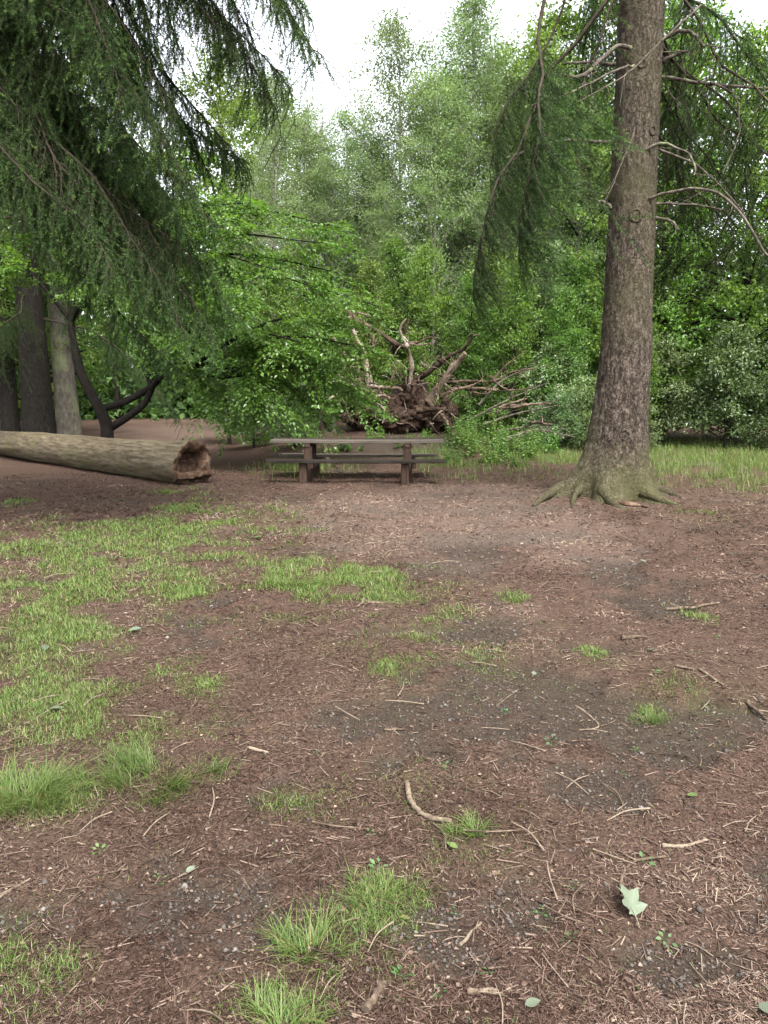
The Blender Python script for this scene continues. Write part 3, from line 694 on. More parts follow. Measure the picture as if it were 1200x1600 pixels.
def spruce_trunk(H, prof, lobes, seed, lean=lambda z: (0, 0), n=300, sides=120, scale_amp=.012):
    z = np.concatenate([np.linspace(-.25, 3.0, int(n * .5), endpoint=False), np.linspace(3.0, H * .55, int(n * .4), endpoint=False), np.linspace(H * .55, H, int(n * .1))])
    a = np.arange(sides) * 2 * np.pi / sides
    Z, A = np.meshgrid(z, a, indexing='ij')
    rad = np.interp(Z, *prof)
    for ang, ext, hh, wdt in lobes:
        dd = np.angle(np.exp(1j * (A - ang - .25 * (fbm2(Z * 2, Z * 0 + ang, 2, 7) - .5))))
        e = np.exp(-np.clip(Z + .02, 0, 9) / hh)
        rad = rad + ext * e ** 1.35 * np.exp(-(dd / (wdt * (1.35 - .5 * e))) ** 2)
    px, py = np.cos(A), np.sin(A)
    rad = rad * (1 + .05 * (fbm3(px * 2, py * 2, Z * .8, 3, seed) - .5))
    sc = vn3(px * 17, py * 17, Z * 26, seed + 3); sc2 = vn3(px * 9, py * 9, Z * 12, seed + 4); sc3 = vn3(px * 30, py * 30, Z * 50, seed + 5)
    rad = rad + scale_amp * (np.abs(sc - .5) * 1.6 + (sc2 - .5) * 1.3 + (sc3 - .5) * .7)
    lx = np.array([lean(v)[0] for v in z])[:, None]; ly = np.array([lean(v)[1] for v in z])[:, None]
    V = np.stack([lx + px * rad, ly + py * rad, Z], -1).reshape(-1, 3)
    nn = len(z); i = np.arange(nn - 1)[:, None] * sides; j = np.arange(sides)[None]; k = (j + 1) % sides
    F = np.stack([i + j, i + k, i + sides + k, i + sides + j], -1).reshape(-1, 4)
    g = G(); g.add(V, F, 0, sc2[:-1].ravel() * .6 + sc[:-1].ravel() * .4, True)
    return g

SPX, SPY = 3.42, 11.5
sp_lean = lambda z: (.12 * min(max(z, 0) / 2.0, 1) ** .8, 0)
zb = tz(SPX, SPY) - .06
spruce = empty('spruce_tree', (SPX, SPY, zb))
tag(spruce, 'large scaly barked spruce with spreading buttress roots right of the picnic table', 'tree')
prof = ([-.3, 0, .25, .5, .9, 1.7, 3, 4.5, 7, 12, 20], [.55, .49, .46, .44, .42, .372, .33, .31, .295, .22, .03])
lobes = [(R(186), .66, .42, .34), (R(243), .40, .36, .28), (R(262), .34, .26, .22), (R(305), .42, .36, .32), (R(335), .25, .36, .25), (R(8), .5, .26, .26), (R(75), .4, .3, .35), (R(130), .45, .3, .3)]
g = spruce_trunk(20, prof, lobes, 5, sp_lean)
obj('trunk', g.mesh('spruce_trunk', M['spruce_bark']), spruce)
# surface roots running out from the buttresses
for k, (a, r0, l, w0) in enumerate([(R(190), .95, .45, .075), (R(250), .75, .38, .08), (R(305), .75, .3, .07), (R(10), .8, .55, .07), (R(212), .75, .35, .05)]):
    pts = [(math.cos(a + q * .25) * (r0 + l * q), math.sin(a + q * .25) * (r0 + l * q), .085 - .15 * q) for q in np.linspace(-.5, 1, 6)]
    gg = G(); tube(gg, spline(pts, 16), np.linspace(w0 * 1.3, w0 * .4, 16), 10, rough=.35, seed=k)
    obj('root', gg.mesh('root', M['spruce_bark']), spruce)
# a branch scar collar
for (a, z, q) in ((R(-98), 3.98, .07), (R(-62), 5.1, .05), (R(-100), 5.95, .05), (R(-95), .95, .06)):
    gg = G(); rr = np.interp(z, *prof); cx, cy = sp_lean(z)
    th = np.linspace(0, 2 * np.pi, 12)
    c = np.array([cx + math.cos(a) * rr, cy + math.sin(a) * rr, z]); u = np.array([-math.sin(a), math.cos(a), 0])
    tube(gg, c + np.outer(np.cos(th), u) * q + np.outer(np.sin(th), [0, 0, 1]) * q * 1.2, .022, 7, rough=.5, seed=int(z * 10))
    obj('branch_scar', gg.mesh('branch_scar', M['spruce_bark']), spruce)
for k, (pts, r0, r1) in enumerate(DEAD):
    P = spline(pts, 22); r_ = rng(300 + k)
    P[1:] += np.cumsum(r_.normal(0, .006, (21, 3)), 0)
    P -= np.array([SPX, SPY, zb])
    gg = G(); tube(gg, P, np.linspace(r0, r1, 22), 7, rough=.25, seed=k)
    for q in range(5):
        i0 = r_.integers(8, 21); dd = nrm(r_.normal(size=3) + np.array([0, 0, -.6])); l = r_.uniform(.12, .5)
        tube(gg, spline([P[i0], P[i0] + dd * l * .5 + [0, 0, -.02], P[i0] + dd * l + [0, 0, -.1 * l]], 5), np.linspace(r1 * .6, .002, 5), 4)
    obj('dead_branch', gg.mesh('dead_branch', M['dead_twig']), spruce)
r = rng(55)
def trunk_pt(z, prof, lean): cx, cy = lean(z); return (cx, cy, z)
# (height, azimuth, pitch, scale, variant)
for z, az, pt, sc, v in [(7.3, 186, -56, 1.22, 3), (8.7, 204, -62, 1.42, 3), (8.9, 140, -58, 1.2, 3),
                         (7.2, 5, -42, 1.0, 1), (6.8, 35, -40, 1.0, 2), (9.3, 60, -45, 1.1, 0), (7.5, 80, -35, 1.0, 2), (6.2, 50, -42, .9, 1), (8.0, 110, -40, 1.0, 1), (6.5, 18, -50, .95, 0)]:
    add_branch(spruce, trunk_pt(z, prof, sp_lean), R(az), R(pt), sc, SB[v], r.uniform(-.3, .3))
for z, az, pt, sc in [(6.6, 10, -45, 1.0), (5.6, 40, -35, .9), (7.6, -15, -58, 1.1), (6.9, 28, -60, 1.0), (5.9, 70, -30, .9), (8.0, 192, -72, 1.0)]:
    add_branch(spruce, trunk_pt(z, prof, sp_lean), R(az), R(pt), sc, SBARE, r.uniform(-.4, .4))
for k in range(26):
    z = 9.8 + k * .36; aa = k * 2.4
    if z < 14: continue
    add_branch(spruce, trunk_pt(z, prof, sp_lean), aa, R(r.uniform(-40, -20)), 1.0 * (1 - (z - 9) / 13) + .15, SB[k % 3])

# ------------------------------------------------------------------ spruce whose curtain of branches fills the upper left (its trunk stands left of the frame)
LX, LY = -5.55, 8.7
lsp = empty('spruce_tree', (LX, LY, tz(LX, LY) - .05))
tag(lsp, 'overhanging spruce with a dense dark curtain of drooping branches at upper left', 'tree')
g = spruce_trunk(20, prof, [(R(20), .4, .3, .3), (R(120), .4, .3, .3), (R(230), .4, .3, .3), (R(310), .4, .3, .3)], 8, lambda z: (0, 0), 120, 48)
obj('trunk', g.mesh('left_spruce_trunk', M['spruce_bark']), lsp)
for z, az, pt, sc, v in [(6.2, 0, -42, 1.02, 0), (5.8, 14, -38, 1.0, 1), (6.6, -12, -40, 1.0, 2), (7.2, 6, -40, 1.15, 1), (7.8, -4, -36, 1.15, 0), (8.4, 10, -33, 1.2, 1), (9.0, -2, -28, 1.28, 0),
                         (5.0, 28, -30, .9, 2), (5.2, -22, -38, .95, 1), (6.0, 38, -30, 1.0, 0), (7.0, 45, -25, 1.05, 2), (6.9, 22, -42, 1.15, 0), (5.4, 4, -44, .9, 1), (8.0, 30, -30, 1.1, 1), (4.6, 10, -36, .85, 2),
                         (7.5, -18, -38, 1.05, 2), (5.2, 2, -30, 1.0, 1), (5.6, 18, -32, 1.05, 0), (6.0, -6, -34, 1.1, 1), (6.5, 12, -36, 1.15, 0), (5.0, -12, -32, .95, 0), (7.0, 0, -38, 1.25, 2), (7.4, 26, -34, 1.2, 0), (4.7, 20, -30, .95, 1), (8.2, 4, -36, 1.3, 0), (8.7, -6, -32, 1.3, 1), (5.9, 32, -36, 1.1, 1), (5.0, 8, -32, 1.1, 0), (5.3, -5, -33, 1.15, 1), (4.8, 22, -30, 1.1, 1), (5.6, 12, -36, 1.18, 2), (9.9, 2, -20, 1.42, 0), (4.4, 50, -20, .9, 0), (9.6, 8, -24, 1.36, 1), (9.4, -10, -22, 1.35, 0), (8.9, 20, -22, 1.3, 2), (5.6, -35, -35, .9, 0), (10.2, 0, -30, 1.35, 2), (6.4, 8, -47, 1.1, 1), (7.9, -12, -40, 1.2, 0), (9.0, 5, -40, 1.2, 1), (9.4, -8, -42, 1.25, 0), (8.4, 15, -42, 1.15, 1), (9.8, 12, -38, 1.25, 0), (9.1, 25, -36, 1.2, 1), (7.8, 0, -24, 1.27, 0), (7.9, 8, -26, 1.32, 1)]:
    add_branch(lsp, (0, 0, z + .55), R(az + r.normal(0, 6)), R(pt + r.normal(0, 4)), sc, SB[v], r.uniform(-.5, .5))
for z, az, pt, sc in [(5.2, 5, -25, 1.05), (6.4, 2, -30, 1.1), (7.0, 14, -45, 1.2), (5.9, -8, -36, 1.1)]:
    add_branch(lsp, (0, 0, z), R(az), R(pt), sc, SBARE, r.uniform(-.4, .4))
for k in range(30):
    z = 4.5 + k * .45
    add_branch(lsp, (0, 0, z), k * 2.4 + 1.0 if abs(((k * 2.4 + 1.0) % 6.283) - 3.14) < 2.2 else 3.1 + k * .1, R(r.uniform(-40, -20)), 1.05 * (1 - max(0, z - 9) / 13), SB[k % 3])

# ------------------------------------------------------------------ deciduous tree meshes
def tree_mesh(seed, H, r0, z0, nl, prof_len, elev, ntw, nleaf, lsize, lm, bark, droop=.2, tw_len=.55, spread=.16, wander=.25, up=.45):
    r = rng(seed); tr = G(); cr = G()
    t = np.linspace(0, 1, 16)
    ax = np.stack([wander * (fbm2(t * 2.5, t * 0 + 1.7 * seed, 3, seed) - .5) * 2 * t ** .5, wander * (fbm2(t * 2.5, t * 0 + 5.1 * seed, 3, seed + 9) - .5) * 2 * t ** .5, H * t], -1)
    ax[0, 2] = -.2
    tube(tr, ax, r0 * (1 - t) ** .85 + .006 + r0 * .5 * np.exp(-t * 40), 9, rough=.12, seed=seed)
    zs = z0 + (1 - z0) * (np.arange(nl) + r.random(nl)) / nl * .985
    P0 = np.stack([np.interp(zs, t, ax[:, k]) for k in range(3)], -1)
    az = np.arange(nl) * 2.4 + r.normal(0, .4, nl); el = R(1) * (elev + r.normal(0, 12, nl)) + .3 * zs
    ln = np.interp((zs - z0) / (1 - z0), *prof_len) * r.uniform(.65, 1.15, nl)
    D = np.stack([np.cos(az) * np.cos(el), np.sin(az) * np.cos(el), np.sin(el)], -1)
    P2 = P0 + D * ln[:, None] - np.array([0, 0, 1.]) * (droop * ln ** 1.2)[:, None]
    P1 = P0 + D * (ln * .55)[:, None] + np.array([0, 0, .06]) * ln[:, None]
    s4 = np.linspace(0, 1, 5)
    rr = np.interp(zs, [0, 1], [r0 * .42, .007])
    for a, b in zip(s4[:-1], s4[1:]):
        prisms(tr, bez(P0, P1, P2, np.full(nl, a)), bez(P0, P1, P2, np.full(nl, b)), rr * (1 - a * .85), rr * (1 - b * .85), 4)
    # twigs
    k = np.repeat(np.arange(nl), ntw); s = r.uniform(.18, 1, len(k)); b0 = bez(P0[k], P1[k], P2[k], s)
    td = nrm(nrm(P2 - P0)[k] * .7 + r.normal(0, .65, (len(k), 3)) + np.array([0, 0, .1]))
    tl = tw_len * r.uniform(.4, 1.2, len(k)) * np.clip(ln[k] / 1.5, .45, 1.2)
    b2 = b0 + td * tl[:, None] - np.array([0, 0, 1.]) * (droop * 1.1 * tl)[:, None]; b1 = b0 + td * (tl * .6)[:, None]
    prisms(tr, b0, bez(b0, b1, b2, np.full(len(k), .5)), .006, .0035, 3); prisms(tr, bez(b0, b1, b2, np.full(len(k), .5)), b2, .0035, .0015, 3)
    # leaves
    wgt = r.gamma(1.6, 1, len(k)) * tl; ii = r.choice(len(k), nleaf, p=wgt / wgt.sum()); u = r.random(nleaf) ** .7
    P = bez(b0[ii], b1[ii], b2[ii], u) + r.normal(0, spread, (nleaf, 3)) * np.array([1, 1, .6])
    Dl = nrm(td[ii] + r.normal(0, .7, (nleaf, 3)) + np.array([0, 0, -.35]))
    Nv = nrm(np.array([0, 0, 1.]) * up * 2 + r.normal(0, .6, (nleaf, 3)))
    L = lsize * r.uniform(.6, 1.3, nleaf)
    tint = r.random(len(k))[ii] * .5 + r.random(nleaf) * .5
    leaf_quads(cr, P, Dl, Nv, L, L * .62, 0, tint)
    return tr.mesh('trunk', M[bark]), cr.mesh('crown', M[lm])

def plant_tree(name, v, x, y, label, cat='tree', group=None, sc=1.0, rz=0.0, zs=None):
    t = empty(name, (x, y, tz(x, y)), rz, sc)
    if zs: t.scale = (sc, sc, sc * zs)
    obj('trunk' if cat != 'shrub' else 'stem', v[0], t); obj('crown' if cat != 'shrub' else 'foliage', v[1], t)
    return tag(t, label, cat, group)

cone = ([0, .2, .6, .9, 1], [2.0, 2.9, 2.4, 1.3, .5])
BI = [tree_mesh(201, 13, .085, .1, 105, cone, 42, 10, 42000, .075, 'birch_leaf', 'birch_bark', droop=.14, tw_len=.8, spread=.17),
      tree_mesh(202, 12, .075, .12, 80, cone, 44, 10, 32000, .075, 'birch_leaf', 'birch_bark', droop=.16, tw_len=.8, spread=.18),
      tree_mesh(203, 12, .07, .3, 60, ([0, .3, 1], [2.2, 2.0, .4]), 46, 9, 11000, .07, 'birch_leaf', 'birch_bark', droop=.16, tw_len=.8, spread=.18)]
oak = ([0, .3, .7, 1], [2.6, 3.2, 2.4, .6])
BR = [tree_mesh(211, 12, .16, .08, 85, oak, 22, 12, 30000, .11, 'broad_leaf', 'dark_bark', droop=.12, tw_len=.8, spread=.14),
      tree_mesh(212, 10, .13, .06, 75, ([0, .3, .7, 1], [2.2, 2.7, 1.9, .5]), 25, 12, 24000, .10, 'broad_leaf', 'dark_bark', droop=.14, tw_len=.7, spread=.13)]
SA = [tree_mesh(221, 6, .05, .05, 50, ([0, .3, 1], [1.3, 1.5, .3]), 30, 10, 13000, .08, 'broad_leaf', 'dark_bark', droop=.15, tw_len=.55, spread=.12)]
bush = ([0, .5, 1], [1.5, 1.2, .4])
SH = [tree_mesh(231, 2.6, .04, .02, 42, bush, 28, 9, 8000, .085, 'shrub_leaf', 'dark_bark', tw_len=.45, spread=.11),
      tree_mesh(232, 2.0, .035, .02, 36, bush, 22, 9, 6500, .075, 'shrub_leaf', 'dark_bark', tw_len=.4, spread=.1)]

# birch stand behind the root plate
for v, x, y, s, zsc, lab in [
    (0, 3.05, 28.0, 1.1, 1.03, 'tallest pale green birch, its dense pointed top just right of the sky gap'),
    (1, .5, 29.0, 1.14, 1.02, 'birch with a thin airy top in the middle of the white sky gap'),
    (2, -3.7, 27.0, 1.0, .98, 'sparse birch with a bare stem against the sky beside the left spruce'),
    (0, 5.6, 29.5, 1.08, 1.0, 'birch between the tallest birch and the trunk of the large spruce')]:
    plant_tree('birch_tree', BI[v], x, y, lab, 'tree', 'birch stand behind the root plate', s, x * 2.1, zsc)
for q, (v, x, y, s) in enumerate([(1, 1.7, 26.5, .95), (0, 4.4, 27.2, .92), (1, 6.0, 25.2, .85), (0, 2.4, 29.6, .98), (2, -.9, 31.5, 1.06), (2, -2.3, 30.5, 1.0), (1, -2.9, 29.2, .9), (1, -1.4, 30.2, .95), (2, -3.0, 31.8, 1.05), (1, -.4, 28.6, .84), (0, 4.3, 31.5, 1.1), (2, 2.0, 31.5, 1.08), (1, 6.8, 27.0, .92), (0, 7.9, 31, 1.0), (1, -5.2, 30, .72), (1, -1.8, 28.2, .78), (1, .1, 26.3, .66), (1, 3.9, 25.6, .7), (0, -.2, 33.5, .85), (0, 2.7, 34, 1.0), (2, 5.0, 26.4, .86), (2, -4.6, 32.5, .95), (0, 9.8, 33, 1.0)]):
    plant_tree('birch_tree', BI[v], x, y, 'slender young birch in the crowded stand behind the root plate', 'tree', 'crowded young birches behind the root plate', s, q * 1.3)
# broadleaved trees right and left
for v, x, y, s, lab in [
    (0, 9.4, 26.6, 1.2, 'bright green broadleaved tree right behind the large spruce trunk'),
    (1, 11.3, 25.0, 1.25, 'broadleaved tree behind the dense shrubs at the right edge'),
    (0, 6.6, 26.0, 1.22, 'broadleaved tree showing between the birches and the large spruce trunk'),
    (1, 13.6, 21.5, 1.25, 'broadleaved tree at the far right edge beside the grass strip'),
    (0, -12.6, 28.0, 1.1, 'broadleaved tree behind the two thick dark trunks at the left'),
    (0, -8.8, 45.0, 1.6, 'tall broadleaved tree behind the bright litter clearing at left'),
    (0, -16.0, 24.0, 1.1, 'broadleaved tree beyond the far end of the log'),
    (0, -5.4, 40.0, 1.35, 'broadleaved tree far behind the forked dark tree'),
    (1, -14.0, 47.0, 1.5, 'broadleaved tree deep in the wood behind the left clearing'),
    (0, 10.2, 29.0, 1.1, 'broadleaved tree rising behind the grey green shrubs at right'),
    (1, 14.6, 27.0, 1.3, 'broadleaved tree deep in the wood at the right edge'),
    (0, 7.4, 34.0, 1.1, 'broadleaved tree deep behind the large spruce trunk'),
    (1, -16.6, 38.0, 1.3, 'broadleaved tree far behind the leftmost thin trunk')]:
    plant_tree('broadleaved_tree', BR[v], x, y, lab, 'tree', None, s, x * 1.7)
for q, (x, y, s) in enumerate([(-.4, 23.6, .85), (1.2, 24.0, .95), (2.6, 23.3, .8), (4.0, 23.5, .9), (5.2, 22.8, .75), (-1.8, 23.2, .8), (5.9, 24.2, .95), (3.3, 25.0, 1.0), (-3.2, 24.2, .95), (.4, 25.2, 1.05), (-4.6, 23.0, .9), (7.0, 22.6, .8)]):
    plant_tree('sapling', SA[0], x, y, 'leafy sapling in the dark thicket behind the root plate', 'tree', 'saplings in the thicket behind the root plate', s, q * 1.9)
for v, x, y, s, lab in [
    (0, 8.2, 23.6, 1.15, 'grey green shrub just right of the large spruce trunk'),
    (0, 10.0, 22.6, 1.2, 'tallest grey green shrub behind the grass strip at right'),
    (1, 11.6, 22.0, 1.15, 'grey green shrub cut off by the right edge behind the grass'),
    (1, 7.0, 22.0, .7, 'low bright shrub tucked against the right side of the spruce trunk'),
    (1, 5.6, 21.4, .95, 'shrub close to the left side of the spruce trunk'),
    (1, 4.6, 20.8, .7, 'low shrub below the dead brushwood right of the root plate'),
    (0, 4.9, 22.8, 1.0, 'shrub behind the dead brushwood left of the spruce trunk'),
    (0, -12.2, 45.0, 1.6, 'dark shrub at the back of the left clearing, seen through the forked tree'),
    (0, -8.6, 43.0, 1.6, 'dark shrub at the back of the left clearing, right of the forked tree'),
    (1, -5.4, 36.0, 1.5, 'dark shrub left of the root plate beyond the clearing'),
    (0, 12.4, 25.6, 1.3, 'shrub deep in the thicket at the right edge'),
    (0, 9.0, 27.0, 1.35, 'shrub in the gap right of the spruce trunk, behind the nearer shrubs'),
    (1, -15.6, 42.0, 1.7, 'shrub between the thick dark trunk and the forked tree'),
    (0, -3.4, 20.2, .75, 'dark low shrub under the spreading green tree, left of the root plate'),
    (1, -2.2, 18.9, .6, 'dark little shrub at the foot of the leaning pole')]:
    plant_tree('shrub', SH[v], x, y, lab, 'shrub', None, s, x * 1.3)

# far wood that closes the view: one mass
r = rng(77); n = 150000
a = R(62) * (2 * r.random(n) - 1); d = r.uniform(42, 60, n)
x, y = np.sin(a) * d, np.cos(a) * d
top = 6 + 8 * fbm2(a * 14, a * 0 + 3, 3, 70); z = top * r.random(n) ** 1.5
cl = fbm3(x * .5, y * .5, z * .6, 3, 71); k = (cl > .44) | (z < 3.2)
x, y, z, d = x[k], y[k], z[k], d[k]; n = len(x)
g = G(); L = r.uniform(.3, .6, n)
leaf_quads(g, np.stack([x, y, terrain(x, y, False) + z], -1), r.normal(size=(n, 3)), nrm(r.normal(size=(n, 3)) + [0, -.3, .8]), L, L * .7, 0, r.random(n))
m_ = 260; aa = R(62) * (2 * r.random(m_) - 1); dd = r.uniform(42, 62, m_); q = np.stack([np.sin(aa) * dd, np.cos(aa) * dd, np.zeros(m_)], -1); q[:, 2] = terrain(q[:, 0], q[:, 1], False) - .2
prisms(g, q, q + np.array([0, 0, 1.]) * r.uniform(7, 11, (m_, 1)) + r.normal(0, .3, (m_, 3)), r.uniform(.08, .2, m_), .03, 5, 1)
tag(obj('far_wood', g.mesh('far_wood', [M['far_leaf'], M['dark_bark']])), 'far off green wood closing the view behind the birches', 'wood', kind='stuff')

# ------------------------------------------------------------------ trunks behind the log
def big_trunk(name, x, y, r_base, H, lean, bark, label, seed, crown=True):
    t = empty(name, (x, y, tz(x, y) - .05)); tag(t, label, 'tree')
    pr = ([-.3, 0, .4, 1.2, 3, H], [r_base * 1.35, r_base * 1.28, r_base * 1.1, r_base, r_base * .88, .04])
    lb = [(R(a0), r_base * .55, .35, .35) for a0 in (200, 330, 80, 265)]
    g = spruce_trunk(H, pr, lb, seed, lambda z: (lean * z, 0), 90, 40, .02)
    obj('trunk', g.mesh('trunk', M[bark]), t)
    return t
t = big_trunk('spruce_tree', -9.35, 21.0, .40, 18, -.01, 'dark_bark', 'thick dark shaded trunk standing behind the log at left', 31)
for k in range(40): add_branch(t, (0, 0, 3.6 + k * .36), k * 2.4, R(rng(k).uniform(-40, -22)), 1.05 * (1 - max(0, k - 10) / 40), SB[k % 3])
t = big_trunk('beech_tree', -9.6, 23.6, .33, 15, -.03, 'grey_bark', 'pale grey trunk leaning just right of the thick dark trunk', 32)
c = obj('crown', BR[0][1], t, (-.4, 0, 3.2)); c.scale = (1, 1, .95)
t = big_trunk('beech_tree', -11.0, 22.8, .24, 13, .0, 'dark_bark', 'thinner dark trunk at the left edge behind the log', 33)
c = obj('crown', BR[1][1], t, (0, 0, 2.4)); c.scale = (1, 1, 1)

# forked dark tree with its spreading bright green crown
ft = empty('forked_tree', (-6.45, 18.0, tz(-6.45, 18.0))); tag(ft, 'low forked black limbed tree spreading bright green leaves beside the table', 'tree')
org = np.array(ft.location); g = G(); limb_g = []
FL = list(FORK)
for k, (pts, r0, r1) in enumerate(FL):
    P = spline(pts, 26) - org
    if k == 0: P[0, 2] = -.15
    rr = np.linspace(r0, r1, 26) * (1 + (.35 * np.exp(-np.linspace(0, 12, 26)) if k == 0 else 0))
    gg = G(); tube(gg, P, rr * .66, 14, rough=.34, seed=k)
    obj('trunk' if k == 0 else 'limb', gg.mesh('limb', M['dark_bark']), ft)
# limbs that carry the crown to the right
r = rng(91); start = [np.array((-7.0, 17.7, 3.2)), np.array((-6.66, 17.65, 4.19)), np.array((-4.43, 17.2, 2.06)), np.array((-6.03, 17.6, 5.13)), np.array((-3.55, 17.0, 1.94)), np.array((-5.4, 17.7, 2.0))]
ends = [(0, (-3.2, 15.2, 5.0)), (0, (-4.2, 16.6, 5.6)), (1, (-1.2, 15.6, 4.5)), (1, (-2.6, 16.2, 5.4)), (1, (-.5, 15.9, 3.9)), (2, (-1.6, 15.4, 2.6)), (2, (-2.6, 14.9, 3.4)), (4, (-1.0, 16.2, 2.0)), (4, (-2.2, 15.6, 1.4)), (4, (-1.5, 16.8, 1.2)), (1, (-.1, 15.6, 3.3)), (2, (-.3, 15.7, 2.5)), (3, (-.9, 16.2, 4.9)), (4, (-.6, 16.4, 1.5)), (2, (-.7, 16.0, 3.1)), (3, (-3.6, 16.0, 6.2)), (5, (-4.0, 15.6, 2.6)), (5, (-3.6, 16.4, 1.6)), (3, (-5.4, 16.0, 5.6)), (0, (-5.6, 16.2, 3.6)), (3, (-1.8, 16.9, 5.2)), (4, (-3.0, 17.4, 1.5)), (2, (-3.4, 15.6, 4.2)), (3, (-7.4, 17.5, 6.4)), (1, (-8.2, 18.4, 5.0)), (0, (-8.4, 17.2, 4.2)), (4, (-2.6, 16.3, 2.2)), (1, (-1.9, 15.2, 3.9))]
leafg = G()
for q, (si, e) in enumerate(ends):
    a = start[si]; e = np.array(e); mid = a * .45 + e * .55 + np.array([0, 0, .45]); P = spline([a, mid, e], 18) - org
    gg = G(); tube(gg, P, np.linspace(.045, .008, 18), 6, rough=.2, seed=q); 
    gt = gg
    nsp = 24
    for s in range(nsp):
        u = r.uniform(.3, 1.0); k = int(u * 17); o = P[k]; ld = nrm(P[min(k + 1, 17)] - P[k - 1])
        dr = nrm(ld * .8 + r.normal(0, .75, 3) * np.array([1, 1, .35]) + np.array([.15, -.25, .0])); l = r.uniform(.5, 1.25)
        tt = np.linspace(0, 1, 9); Q = o + np.outer(tt * l, dr) - np.outer(tt ** 2 * l * .35, [0, 0, 1])
        tube(gt, Q, np.linspace(.006, .0015, 9), 3, cap=False)
        # flat alternate side shoots with leaves
        m_ = int(78 * l); uu = r.uniform(.1, 1, m_); c = o + np.outer(uu * l, dr) - np.outer(uu ** 2 * l * .35, [0, 0, 1])
        sd = nrm(np.cross(dr, [0, 0, 1])); sgn = np.where(r.random(m_) < .5, 1., -1.); off = r.random(m_) * .30 * (1.15 - uu * .8) * l ** .5
        c = c + (sd * sgn[:, None] + dr * .5) * off[:, None] + r.normal(0, .025, (m_, 3)) - np.outer(off * .25, [0, 0, 1])
        D = nrm(sd * sgn[:, None] * .8 + dr * .7 + r.normal(0, .35, (m_, 3)) + [0, 0, -.25]); Nv = nrm(np.array([0, 0, 1.]) + r.normal(0, .33, (m_, 3)))
        L = r.uniform(.06, .11, m_); leaf_quads(leafg, c, D, Nv, L, L * .66, 0, np.clip(r.random() * .5 + r.random(m_) * .5, 0, 1), .15)
    obj('limb', gt.mesh('limb', M['dark_bark']), ft)
obj('crown', leafg.mesh('crown', M['beech_leaf']), ft)

# ------------------------------------------------------------------ hollow log
lg = empty('hollow_log', (-3.42, 13.72, tz(-3.42, 13.72)))
tag(lg, 'long fallen log with a hollow broken end lying at the left', 'log')
A = np.array([0, 0, .34]); B = np.array([-8.6, 8.0, .36])
nl_, sd_ = 110, 72; u = np.linspace(0, 1, nl_) ** 1.4; a = np.arange(sd_) * 2 * np.pi / sd_
T = nrm(B - A); Hx = nrm(np.cross(T, [0, 0, 1])); Up = np.cross(Hx, T)
ca, sa = np.cos(a), np.sin(a)
U, AA = np.meshgrid(u, a, indexing='ij')
rad = .385 - .1 * U + .03 * np.exp(-U * 14)
al = U * 11.7
rad = rad * (1 + .2 * (fbm3(np.cos(AA) * 1.2, np.sin(AA) * 1.2, al * .5, 3, 12) - .5) + .09 * (fbm3(np.cos(AA) * 7, np.sin(AA) * 7, al * .8, 3, 14) - .5) - .05 * smooth(.62, .7, fbm3(np.cos(AA) * 2.4, np.sin(AA) * 2.4, al * .5, 3, 24)))
ctr = A + (B - A) * U[..., None] + Up * (.05 * (fbm2(al * .35, al * 0, 2, 15) - .5))[..., None]
jag = (.2 * (fbm2(np.cos(a) * 2.2 + 5, np.sin(a) * 2.2, 3, 16) - .5))
V = ctr + (Hx * np.cos(AA)[..., None] + Up * np.sin(AA)[..., None]) * rad[..., None]
V[0] -= np.outer(jag + .06 * np.clip(-np.sin(a), 0, 1), T)
g = G(); i = np.arange(nl_ - 1)[:, None] * sd_; j = np.arange(sd_)[None]; k = (j + 1) % sd_
F4 = np.stack([i + j, i + k, i + sd_ + k, i + sd_ + j], -1).reshape(-1, 4)
g.add(V, F4, 0, None, True); g.add(np.vstack([V[-1], ctr[-1, :1]]), np.stack([np.arange(sd_), (np.arange(sd_) + 1) % sd_, np.full(sd_, sd_)], -1))
obj('trunk', g.mesh('log_trunk', M['log_wood']), lg)
# broken end: ring of sound wood sloping into a rotted hollow
g = G(); rows = [V[0]]; cc = ctr[0, 0] + Up * .03
for q, (fr, dp) in enumerate([(.94, -.02), (.86, .0), (.74, .02), (.62, .1), (.54, .24), (.42, .36), (.22, .44)]):
    w = fr * (1 + .4 * (fbm2(np.cos(a) * 1.6, np.sin(a) * 1.6 + q * .2, 3, 18) - .5))
    row = cc + (V[0] - cc) * w[:, None]; row = row - T * ((row - cc) @ T)[:, None] + np.outer(jag * (.8 if q < 3 else .2) * -1 + dp + .11 * (fbm2(np.cos(a) * 5, np.sin(a) * 5 + q, 3, 20) - .5), T)
    rows.append(row)
rows.append(np.tile(cc + T * .46, (sd_, 1)))
VV = np.stack(rows); i = np.arange(len(rows) - 1)[:, None] * sd_
g.add(VV, np.stack([i + j, i + sd_ + j, i + sd_ + k, i + k], -1).reshape(-1, 4), 0, None, True)
obj('hollow', g.mesh('log_hollow', M['rotten_core']), lg)
